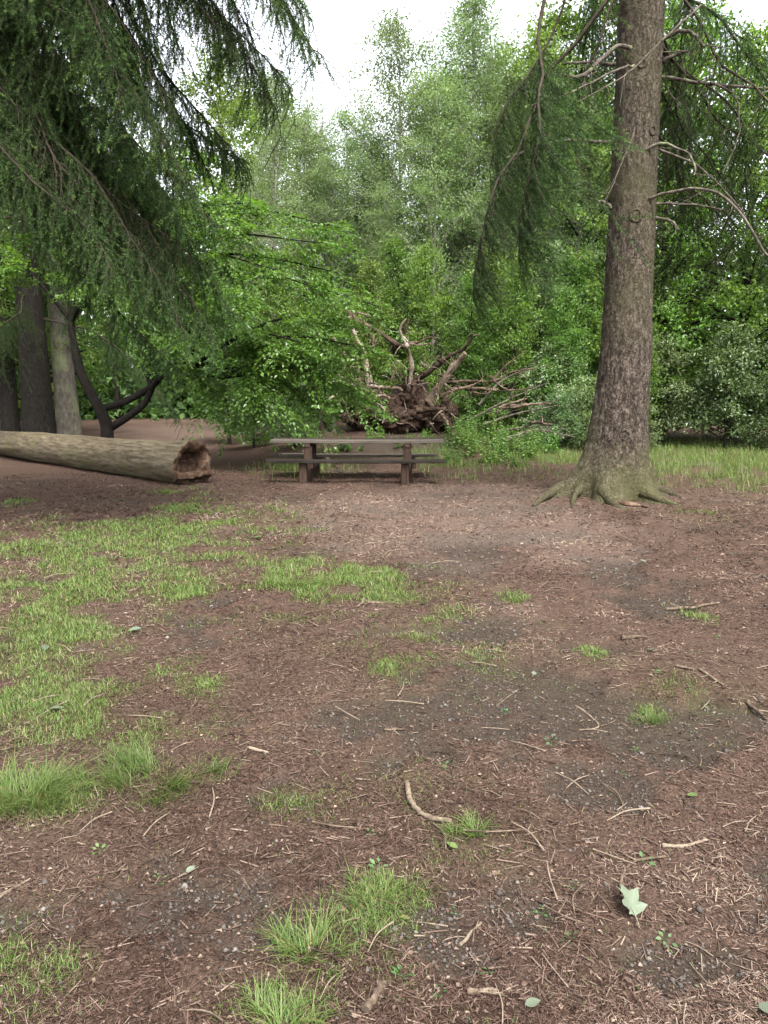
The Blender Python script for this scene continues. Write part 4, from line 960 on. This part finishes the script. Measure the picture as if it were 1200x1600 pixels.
# splintered lip sticking out under the hollow
g = G(); nn = 16; t = np.linspace(-1, 1, nn); pts_o = []; r = rng(5)
base = cc + np.outer(t * .36, Hx) - Up * .16
ext = .2 + .1 * np.cos(t * 2.2 - .5) + r.normal(0, .045, nn)
outr = base - np.outer(ext, T) + np.outer(r.normal(0, .012, nn), Up) + np.outer(.03 * t, Up)
top = np.vstack([base + T * .06, outr]); bot = top + np.concatenate([np.tile(-Up * .16, (nn, 1)), np.tile(-Up * .05, (nn, 1)) + np.outer(r.normal(0, .015, nn), Up)])
Vv = np.vstack([top, bot]); q = np.arange(nn - 1); o2 = 2 * nn
Ff = np.concatenate([np.stack([q, q + 1, q + nn + 1, q + nn], -1), np.stack([o2 + q, o2 + q + nn, o2 + q + nn + 1, o2 + q + 1], -1), np.stack([q + nn, q + nn + 1, o2 + q + nn + 1, o2 + q + nn], -1), [[0, nn, o2 + nn, o2], [nn - 1, o2 + nn - 1, o2 + 2 * nn - 1, 2 * nn - 1]]])
g.add(Vv, Ff, 0)
obj('splintered_lip', g.mesh('log_lip', M['rotten_core']), lg)

# ------------------------------------------------------------------ picnic table
pt = empty('picnic_table', (-.49, 14.45, tz(-.49, 14.45)), R(-1.6)); tag(pt, 'long weathered wooden picnic table with attached bench seats', 'picnic table')
def board(name, x0, x1, y0, y1, z0, z1, m, parent, seed, rot=0.0):
    r = rng(seed); n = 26; xs = np.linspace(x0, x1, n); bv = .006
    rows = []
    sag = -.012 * np.sin(np.linspace(0, np.pi, n)) + .004 * (r.random(n) - .5)
    prof = [(y0 + bv, z0), (y1 - bv, z0), (y1, z0 + bv), (y1, z1 - bv), (y1 - bv, z1), (y0 + bv, z1), (y0, z1 - bv), (y0, z0 + bv)]
    for i_, xx in enumerate(xs): rows.append([(xx + (.004 * r.normal() if i_ in (0, n - 1) else 0), yy + .004 * r.normal() * 0 + .005 * math.sin(i_ * .9 + seed), zz + sag[i_]) for yy, zz in prof])
    V = np.array(rows); s = 8; i = np.arange(n - 1)[:, None] * s; j = np.arange(s)[None]; k = (j + 1) % s
    g = G(); g.add(V, np.stack([i + j, i + s + j, i + s + k, i + k], -1).reshape(-1, 4), 0, r.random())
    g.add(V[0], [list(range(8))], 0, r.random()); g.add(V[-1], [list(range(7, -1, -1))], 0, r.random())
    return obj(name, g.mesh(name, m), parent)
for q, (y0, y1) in enumerate([(-.40, -.145), (-.135, .125), (.135, .39)]):
    board('top_plank', -1.58, 1.58, y0, y1, .715, .77, M['table_wood'], pt, 60 + q)
board('bench_seat', -1.6, 1.6, -.80, -.52, .385, .44, M['table_wood'], pt, 70)
board('bench_seat', -1.55, 1.5, .53, .80, .385, .44, M['table_wood'], pt, 71)
def post(name, x, y, w, dpt, z0, z1, seed):
    r = rng(seed); g = G(); h = []
    for zz, s in ((z0, 1.03), ((z0 + z1) / 2, 1), (z1, .99)):
        b = .012
        h.append([(x + (sx * (w / 2 - cx * b)) * s, y + (sy * (dpt / 2 - cy * b)) * s, zz) for sx, sy, cx, cy in [(-1, -1, 0, 1), (-1, -1, 1, 0), (1, -1, 1, 0), (1, -1, 0, 1), (1, 1, 0, 1), (1, 1, 1, 0), (-1, 1, 1, 0), (-1, 1, 0, 1)]])
    V = np.array(h); i = np.arange(2)[:, None] * 8; j = np.arange(8)[None]; k = (j + 1) % 8
    g.add(V, np.stack([i + j, i + k, i + 8 + k, i + 8 + j], -1).reshape(-1, 4), 0, r.random()); g.add(V[-1], [list(range(8))])
    return obj(name, g.mesh(name, M['post_wood']), pt)
for q, x in enumerate((-.90, .93)):
    post('leg', x, -.30, .15, .14, -.15, .64, 80 + q); post('leg', x + .0, .30, .15, .14, -.15, .64, 84 + q)
    post('bench_leg', x - .045, -.66, .14, .13, -.15, .384, 88 + q); post('bench_leg', x + .03, .66, .14, .13, -.15, .384, 92 + q)
    gg = G(); bm = board('cross_beam', -.39, .39, -.05, .05, .642, .714, M['post_wood'], pt, 96 + q); bm.location = (x, 0, 0); bm.rotation_euler = (0, 0, R(90))
    bm = board('seat_beam', -.78, .78, -.03, .03, .28, .384, M['post_wood'], pt, 98 + q); bm.location = (x + .115, 0, 0); bm.rotation_euler = (0, 0, R(90))

# ------------------------------------------------------------------ uprooted root plate
rp = empty('uprooted_stump', (.3, 20.3, tz(.3, 20.3))); tag(rp, 'upturned root plate of a fallen tree with gnarled bare roots behind the table', 'root plate')
org = np.array(rp.location)
def lump(name, c, rx, ry, rz_, seed, m, parent, n1=46, n2=30, amp=.55, fr=1.7):
    th = np.linspace(0, 2 * np.pi, n1, endpoint=False); ph = np.linspace(0.02, np.pi - .02, n2); PH, TH = np.meshgrid(ph, th, indexing='ij')
    dx, dy, dz = np.sin(PH) * np.cos(TH), np.sin(PH) * np.sin(TH), np.cos(PH)
    k = 1 + amp * (fbm3(dx * fr + seed, dy * fr, dz * fr, 4, seed) - .5) * 2
    V = np.stack([c[0] + dx * rx * k, c[1] + dy * ry * k, c[2] + dz * rz_ * k], -1)
    i = np.arange(n2 - 1)[:, None] * n1; j = np.arange(n1)[None]; kk = (j + 1) % n1
    g = G(); g.add(V, np.stack([i + j, i + n1 + j, i + n1 + kk, i + kk], -1).reshape(-1, 4), 0, None, True)
    return obj(name, g.mesh(name, m), parent)
for q, (x, y, z, a_, b_, c_) in enumerate([(.0, 20.1, 1.15, .9, .6, .62), (.75, 20.2, 1.5, .42, .45, .65), (-.6, 20.3, 1.2, .55, .5, .5), (1.15, 20.0, 1.0, .6, .5, .42), (.4, 19.7, .95, .5, .4, .35), (1.6, 20.2, 1.1, .35, .4, .5)]):
    lump('root_earth', np.array((x, y + .12, z - .06)) - org, a_ * .82, b_ * .9, c_ * .8, 40 + q, M['root_earth'], rp, 70, 46, .75, 2.6)
r = rng(66)
for k, (pts, r0, r1) in enumerate(ROOTS):
    n_ = 20; P = spline(pts, n_) - org; P += np.cumsum(r.normal(0, .012, (n_, 3)), 0) * np.linspace(0, 1, n_)[:, None]
    gg = G(); tube(gg, P, np.linspace(r0, r1, n_) * .86 * (1 + .35 * (r.random(n_) - .5)), 10, rough=.65, seed=k, rnd=r.random())
    for q in range(7):
        i0 = r.integers(4, n_ - 1); dd = nrm(r.normal(size=3)); l = r.uniform(.12, .45)
        tube(gg, spline([P[i0], P[i0] + dd * l * .5, P[i0] + dd * l + r.normal(0, .08, 3)], 6), np.linspace(max(r1 * .45, .007), .004, 6), 4, rnd=r.random())
    obj('root', gg.mesh('root', M['root_wood']), rp)
for k in range(110):                       # fine tangled rootlets around the earth
    o = np.array([r.uniform(-1.0, 1.9), 19.72 + r.normal(0, .2), r.uniform(.8, 2.1)]) - org; P = [o]
    d = nrm(r.normal(size=3) + [0, -.5, -.2])
    for q in range(6): d = nrm(d + r.normal(0, .55, 3)); P.append(P[-1] + d * r.uniform(.06, .14))
    gg = G(); tube(gg, spline(P, 16), np.linspace(r.uniform(.008, .022), .004, 16), 5, rnd=r.random()); obj('rootlet', gg.mesh('rootlet', M['root_wood']), rp)
# trunk of the fallen tree running away behind the plate
gg = G(); tube(gg, spline([(.5, 20.5, 1.5), (1.0, 23, 1.1), (1.6, 27, .7)], 14) - org, np.linspace(.34, .2, 14), 16, rough=.12, seed=4); obj('fallen_trunk', gg.mesh('fallen_trunk', M['dark_bark']), rp)

# leaning pole in front of it
gg = G(); po = np.array((-1.2, 16.6, tz(-1.2, 16.6))); P = spline([(0, 0, -.1), (-.12, .05, .75), (-.24, .1, 1.35), (-.42, .1, 2.35)], 22); P[1:-1] += r.normal(0, .008, (20, 3))
tube(gg, P, np.linspace(.048, .03, 22), 9, rough=.25, seed=3, rnd=.8)
po_o = obj('leaning_pole', gg.mesh('leaning_pole', M['root_wood'])); po_o.location = po; tag(po_o, 'pale bare pole leaning upright behind the left half of the table', 'pole')

# dead brushwood right of the root plate, each fallen branch a thing
labs = ['lowest dead branch in the brush heap right of the root plate', 'long dead branch reaching towards the spruce trunk from the brush heap', 'dead branch with upturned tips in the brush heap right of the root plate', 'grey dead branch lying deep in the brush heap', 'dead branch sticking out of the top of the brush heap', 'thin dead branch along the front of the brush heap']
for k, (a, b) in enumerate([((2.7, 19.9, .35), (4.6, 20.2, .75)), ((2.6, 20.4, .8), (5.0, 20.7, 1.35)), ((2.2, 20.3, .9), (4.3, 20.4, 1.9)), ((3.0, 20.8, .6), (4.9, 21.0, 1.2)), ((2.5, 20.6, 1.3), (4.1, 20.9, 2.35)), ((2.9, 19.6, .3), (4.9, 19.8, .5))]):
    a = np.array(a); b = np.array(b); o = np.array([a[0], a[1], tz(a[0], a[1])]); P = spline([a, (a + b) / 2 + r.normal(0, .12, 3), b], 18) - o
    gg = G(); tube(gg, P, np.linspace(.035, .008, 18), 7, rough=.3, seed=k, rnd=r.random())
    for q in range(9):
        i0 = r.integers(4, 17); dd = nrm(nrm(b - a) + r.normal(0, .6, 3)); l = r.uniform(.25, .8)
        tube(gg, spline([P[i0], P[i0] + dd * l * .5, P[i0] + dd * l + r.normal(0, .1, 3)], 6), np.linspace(.011, .003, 6), 4, rnd=r.random())
    fb = obj('fallen_branch', gg.mesh('fallen_branch', M['dead_twig'])); fb.location = o; tag(fb, labs[k], 'branch', 'dead branches in the brush heap')

# nettles and herbs beside the table
def herb_mesh(seed, H, nst, lsz):
    r = rng(seed); g = G(); w = G()
    for s in range(nst):
        o = np.array([r.normal(0, .12), r.normal(0, .12), 0]); tip = o + np.array([r.normal(0, .12), r.normal(0, .12), H * r.uniform(.6, 1.05)]); P = spline([(0, 0, -.02), o + [0, 0, .03], (o + tip) / 2 + r.normal(0, .03, 3), tip], 8)
        tube(g, P, np.linspace(.006, .003, 8), 4, cap=False)
        for q in range(16):
            u = .12 + .88 * q / 16; c = P[min(7, int(u * 7.99))] + (P[-1] - P[0]) * .0; c = o + (tip - o) * u
            for sgn in (0, np.pi):
                an = q * 1.57 + sgn + r.normal(0, .3); D = np.array([[math.cos(an), math.sin(an), r.uniform(-.4, .2)]]); L = lsz * (1.15 - .7 * u) * r.uniform(.7, 1.2)
                leaf_quads(g, c[None], D, np.array([[0, 0, 1.]]) + r.normal(0, .2, (1, 3)), L, L * .5, 0, np.array([r.random()]))
    return g.mesh('herb', M['herb'])
HB = [herb_mesh(1, 1.0, 7, .13), herb_mesh(2, .7, 8, .12), herb_mesh(3, .45, 9, .11)]
for k, (x, y, v, s) in enumerate([(1.9, 17.6, 0, 1.0), (2.2, 18.4, 0, 1.1), (2.6, 17.9, 1, 1.1), (3.0, 18.6, 1, 1.0), (3.3, 18.0, 2, 1.2), (2.4, 17.0, 2, 1.1), (1.7, 18.6, 1, 1.0), (3.6, 18.9, 1, 1.0), (2.8, 19.2, 0, 1.0), (2.0, 19.3, 1, 1.0), (4.0, 19.3, 2, 1.4), (1.5, 17.0, 2, .8), (-.9, 18.2, 2, .9), (-1.5, 17.6, 2, 1.0), (.5, 18.3, 2, .8), (1.0, 18.9, 2, .8), (-.2, 19.0, 2, .8), (2.9, 16.6, 2, .7)]):
    h = obj('nettle_plant', HB[v]); h.location = (x, y, tz(x, y)); h.rotation_euler = (0, 0, k * 1.1); h.scale = (s, s, s)
    if x > 1.4: tag(h, 'leafy green herb in the clump right of the table below the root plate', 'plant', 'herbs right of the root plate')
    else: tag(h, 'small leafy herb on the bare soil between table and root plate', 'plant', 'herbs on the soil mound')

# ------------------------------------------------------------------ small things on the floor
TUFT = [(-.94, 3.01, .21, .17, 'thick long bladed grass tuft at left, largest of the near tufts'), (-1.42, 2.85, .2, .2, 'tall grass tuft cut by the left edge of the picture'), (.34, 2.61, .075, .085, 'compact bright grass tuft beside the curved stick'), (-.2, 2.0, .10, .13, 'shaggy grass tuft near the bottom, left of centre'),
        (-.26, 1.74, .10, .12, 'grass tuft touching the bottom edge left of centre'), (-.02, 2.27, .09, .09, 'loose grass tuft above the bottom centre'), (1.3, 3.62, .09, .07, 'small grass tuft among twigs at right'), (-.78, 6.35, .17, .13, 'dark green tuft between the two far grass patches')]
for k, (x, y, rad, h, lab) in enumerate(TUFT):
    r = rng(500 + k); n = int((620 if k not in (4, 5) else 300) * (rad / .12) ** 1.2); g = G(); nc = 9; cxs, cys = r.normal(0, rad * .55, nc), r.normal(0, rad * .4, nc); hc = r.uniform(.45, 1.15, nc); ci = r.integers(0, nc, n)
    rr = rad * .28 * np.abs(r.normal(0, 1, n)); th = r.random(n) * 6.283; px, py = cxs[ci] + rr * np.cos(th), cys[ci] + rr * np.sin(th); z0 = terrain(x + px, y + py) - tz(x, y) - .006
    blades(g, np.stack([px, py, z0], -1), h * .88 * hc[ci] * r.uniform(.25, 1.25, n), r.uniform(.0018, .0038, n), r, 1.05, 4, np.arctan2(py, px) + r.normal(0, .9, n))
    o = obj('grass_tuft', g.mesh('grass_tuft', M['grass'])); o.location = (x, y, tz(x, y)); tag(o, lab, 'grass', 'single grass tufts')

SL = {'curved': (.02, 'thick curved grey stick with peeling bark beside the grass tuft'), 's1': (.009, 'straight pale stick near the bottom, left of the big leaf'), 's2': (.02, 'long straight pale stick below the spruce at right'), 's3': (.014, 'short pale stick left of another at the right edge'), 's4': (.013, 'slanting pale stick at the right edge'), 's5': (.012, 'forked pale stick on the litter ridge at lower right'),
      's6': (.013, 'fat short stick at the bottom right of centre'), 's7': (.012, 'short grey stick below the left grass patch'), 's8': (.010, 'flat pale wood chip standing out at lower left'), 's11': (.024, 'chunky broken piece of branch at right middle'), 's12': (.012, 'short dark stick on the bare soil in the middle'), 's13': (.009, 'dark stick at the left edge below the tall tuft'),
      's15': (.022, 'thick dark rotten stick at the bottom centre'), 's19': (.016, 'dark curved twig in the middle grass patch'), 's20': (.010, 'long bent root like twig arching above the big leaf'), 's24': (.009, 'hooked bare twig on the dark soil'), 's30': (.010, 'thin twig lying right of the spruce foot'), 's10': (.018, 'dark stick running out at the right edge')}
for k, (key, pts) in enumerate(STICKS.items()):
    rad, lab = SL.get(key, (.0042, None)); r = rng(700 + k)
    x0, y0 = pts[0]; o = np.array([x0, y0, tz(x0, y0)])
    rad *= .62; P = spline([(a, b, 0) for a, b in pts], 18); P[:, 2] = terrain(P[:, 0], P[:, 1]) + rad * .75
    P[1:-1, :2] += r.normal(0, rad * .14, (16, 2)); P[:, 2] = P[:, 2] * .5 + .5 * np.linspace(P[0, 2], P[-1, 2], 18) + .3 * rad
    gg = G(); tube(gg, P - o, rad * np.linspace(1, .62, 18) * (1 + .2 * (r.random(18) - .5)), 9, rough=.35, seed=k, rnd=r.uniform(.2, .95))
    if rad < .012:
        for q in range(2):
            i0 = r.integers(4, 15); an = r.random() * 6.28; l = r.uniform(.03, .09); e = P[i0] - o + np.array([math.cos(an) * l, math.sin(an) * l, .004]); tube(gg, [P[i0] - o, e], [rad * .5, rad * .25], 5, rnd=r.uniform(.3, .9))
    so = obj('stick', gg.mesh('stick', M['stick'])); so.location = o
    tag(so, lab or 'thin broken twig lying loose on the needle litter', 'stick', None if lab else 'thin loose twigs on the litter')
# many more loose twigs
x, y, d, r = wedge(190, 1.6, 9, 720, 30)
tw = []
for q in range(4):
    gg = G(); rq = rng(730 + q); P = spline([(-.06, 0, 0), (0, rq.normal(0, .012), .006), (.06, rq.normal(0, .01), .002)], 10); tube(gg, P, np.linspace(.0022, .0012, 10), 6, rough=.3, rnd=rq.random()); tw.append(gg.mesh('twig', M['stick']))
for k in range(len(x)):
    o = obj('stick', tw[k % 4]); s = r.uniform(.3, 1.25) * (1 + .13 * d[k]); o.location = (x[k], y[k], tz(x[k], y[k]) + .004 * s + .004); o.rotation_euler = (0, r.normal(0, .05), r.random() * 6.28); o.scale = (s, s, s)
    tag(o, 'thin broken twig lying loose on the needle litter', 'stick', 'thin loose twigs on the litter')

# fallen leaves
def big_leaf():
    r = rng(3); lob = [(0, 1.0), (.45, .62), (.75, .92), (1.2, .5), (1.55, .7), (2.2, .38), (2.9, .3), (3.14, .1)]
    th = np.linspace(-np.pi, np.pi, 64, endpoint=False); rad = np.interp(np.abs(th), [a for a, _ in lob], [b for _, b in lob]) * (1 + .05 * np.sin(th * 23))
    n = len(th); rows = [np.zeros((1, 3))]; V = [(0, 0, 0)]; F = []
    for q, f in enumerate((.35, .7, 1.0)):
        X = rad * f * np.cos(th); Y = rad * f * np.sin(th); Z = .32 * np.abs(Y) ** 1.2 - .28 * X ** 2 + .06 * np.sin(th * 7) * f ** 2 + .12 * X
        V += list(np.stack([X, Y, Z], -1))
    V = np.array(V, dtype=float); jn = np.arange(n); kn = (jn + 1) % n
    g = G(); g.add(V, np.stack([np.zeros(n, int), 1 + jn, 1 + kn], -1), 0, np.random.default_rng(1).random(n) * .3 + .2, True)
    for q in range(2):
        b = 1 + q * n; g.f.append((np.stack([b + jn, b + n + jn, b + n + kn, b + kn], -1), 0, np.random.default_rng(2).random(n) * .3 + .2, True))
    return g
BL = big_leaf()
tube(BL, spline([(-.05, 0, .0), (-.5, .08, .08), (-.9, .1, .05)], 8), np.linspace(.03, .02, 8), 5, rnd=.9)
blm = BL.mesh('big_leaf', M['fallen_leaf'])
o = obj('fallen_leaf', blm); o.location = (.765, 2.17, tz(.765, 2.17) + .03); o.rotation_euler = (R(28), R(-30), R(100)); o.scale = (.085, .075, .08)
tag(o, 'large curled pale grey green leaf on bare soil at lower right', 'leaf')
def small_leaf(seed):
    g = G(); r = rng(seed); t = np.linspace(0, 1, 8); w = np.sin(np.pi * t ** .8) * .33
    L_ = np.stack([t, w, .25 * w + .15 * t ** 2 + r.normal(0, .01, 8)], -1); C_ = np.stack([t, 0 * t, .12 * t ** 2], -1); R_ = np.stack([t, -w, .35 * w + .1 * t ** 2 + r.normal(0, .01, 8)], -1)
    V = np.concatenate([L_, C_, R_]); q = np.arange(7); g.add(V, np.concatenate([np.stack([q, q + 8, q + 9, q + 1], -1), np.stack([q + 8, q + 16, q + 17, q + 9], -1)]), 0, .5, True); return g
sm = [small_leaf(1).mesh('leaf', M['fallen_leaf']), small_leaf(2).mesh('leaf', M['pale_leaf']), small_leaf(3).mesh('leaf', M['fallen_leaf'])]
for k, (x, y, s, v, lab) in enumerate([(-1.75, 5.08, .13, 0, 'pale fallen leaf on dark litter inside the left grass'), (-2.11, 4.6, .1, 0, 'whitish fallen leaf near the left edge in grass'), (-1.59, 3.64, .11, 2, 'grey green fallen leaf in grass at left'), (-1.46, 8.43, .18, 1, 'fallen light green leaf between log and grass patch'), (.86, 4.23, .06, 0, 'small pale leaf above the dark soil patch'),
        (.08, 2.17, .05, 1, 'little yellowish leaf at bottom centre'), (.99, 1.81, .09, 0, 'pale fallen leaf at the bottom right corner'), (-.67, 2.39, .05, 0, 'whitish leaf scrap at lower left'), (.26, 2.5, .07, 1, 'yellow green leaf just below the compact tuft'), (1.64, 4.56, .09, 0, 'pale fallen leaf beside the chunky broken branch'), (.37, 1.8, .06, 0, 'pale leaf scrap at the bottom right of centre'), (2.5, 7.2, .1, 0, 'small pale leaf on the litter in front of the spruce'), (4.4, 9.9, .14, 0, 'pale leaf right of the spruce roots'), (1.21, 2.87, .06, 1, 'pale yellow leaf on the dark soil at right')]):
    o = obj('fallen_leaf', sm[v]); o.location = (x, y, tz(x, y) + .012); s *= .72; o.rotation_euler = (.15, -.1, k * 1.9); o.scale = (s, s, s); tag(o, lab, 'leaf', 'fallen leaves')

# seedlings
def seedling(seed):
    r = rng(seed); g = G(); n = 4 + seed
    for q in range(n):
        an = q * 2.4; el = r.uniform(.2, .9); D = np.array([math.cos(an) * math.cos(el), math.sin(an) * math.cos(el), math.sin(el)]); b = np.array([0, 0, .004]); tip = D * r.uniform(.012, .028)
        tube(g, [b, tip], [.0009, .0006], 3, cap=False)
        sd = nrm(np.cross(D, [0, 0, 1])); L = r.uniform(.010, .028); t = np.linspace(0, 1, 5); w = np.sin(np.pi * t ** .8 * .97 + .03) * L * .3; ctr_ = tip + np.outer(t * L, nrm(D * [1, 1, .25])); up = np.array([0, 0, 1.])
        V = np.concatenate([ctr_ + np.outer(w, sd) + np.outer(w * .3, up), ctr_, ctr_ - np.outer(w, sd) + np.outer(w * .3, up)]); k = np.arange(4)
        g.add(V, np.concatenate([np.stack([k, k + 5, k + 6, k + 1], -1), np.stack([k + 5, k + 10, k + 11, k + 6], -1)]), 0, r.random(), True)
    return g.mesh('seedling', M['seedling'])
SD = [seedling(k) for k in (1, 2, 3)]
spots = [(.49, 3.9), (.62, 3.73), (.25, 3.09), (.16, 3.09), (1.02, 3.09), (.84, 2.07), (-.25, 1.8), (-.47, 4.56), (.4, 4.62), (1.57, 3.73), (.77, 3.34), (1.29, 4.5), (.7, 4.9), (-.02, 2.4), (-.05, 2.6), (.5, 2.2), (.55, 2.05), (.3, 1.95), (.22, 2.2), (1.55, 4.2), (1.9, 4.6), (.3, 4.7), (-.75, 2.35), (-1.0, 2.5), (.9, 2.45), (.15, 1.85), (1.15, 3.3), (2.2, 4.9), (1.7, 5.2), (-.3, 3.2), (.62, 2.3), (.05, 1.9)]
for k, (x, y) in enumerate(spots):
    o = obj('seedling', SD[k % 3]); o.location = (x, y, tz(x, y)); o.rotation_euler = (.35 * math.sin(k * 2.3), .35 * math.cos(k * 3.1), k * 1.7); s = .6 + .5 * ((k * 37) % 7) / 7; o.scale = (s, s, s)
    tag(o, 'tiny green seedling rooted in the bare soil and litter', 'seedling', 'seedlings on the forest floor')

# bark pieces at the spruce foot
for k, (x, y, s, lab) in enumerate([(3.40, 10.62, .15, 'reddish bark chunk lying between the spruce roots'), (2.75, 12.1, .13, 'orange bark scrap beside the left spruce root'), (3.62, 10.58, .08, 'small bark flake right of the reddish bark chunk')]):
    o = lump('bark_piece', (0, 0, 0), s, s * .5, s * .28, 90 + k, M['rotten_core'] if k != 1 else M['root_wood'], None, 20, 14, .4, 2.0); o.location = (x, y, tz(x, y) + s * .15); o.rotation_euler = (.1, .1, k * .8); tag(o, lab, 'bark')
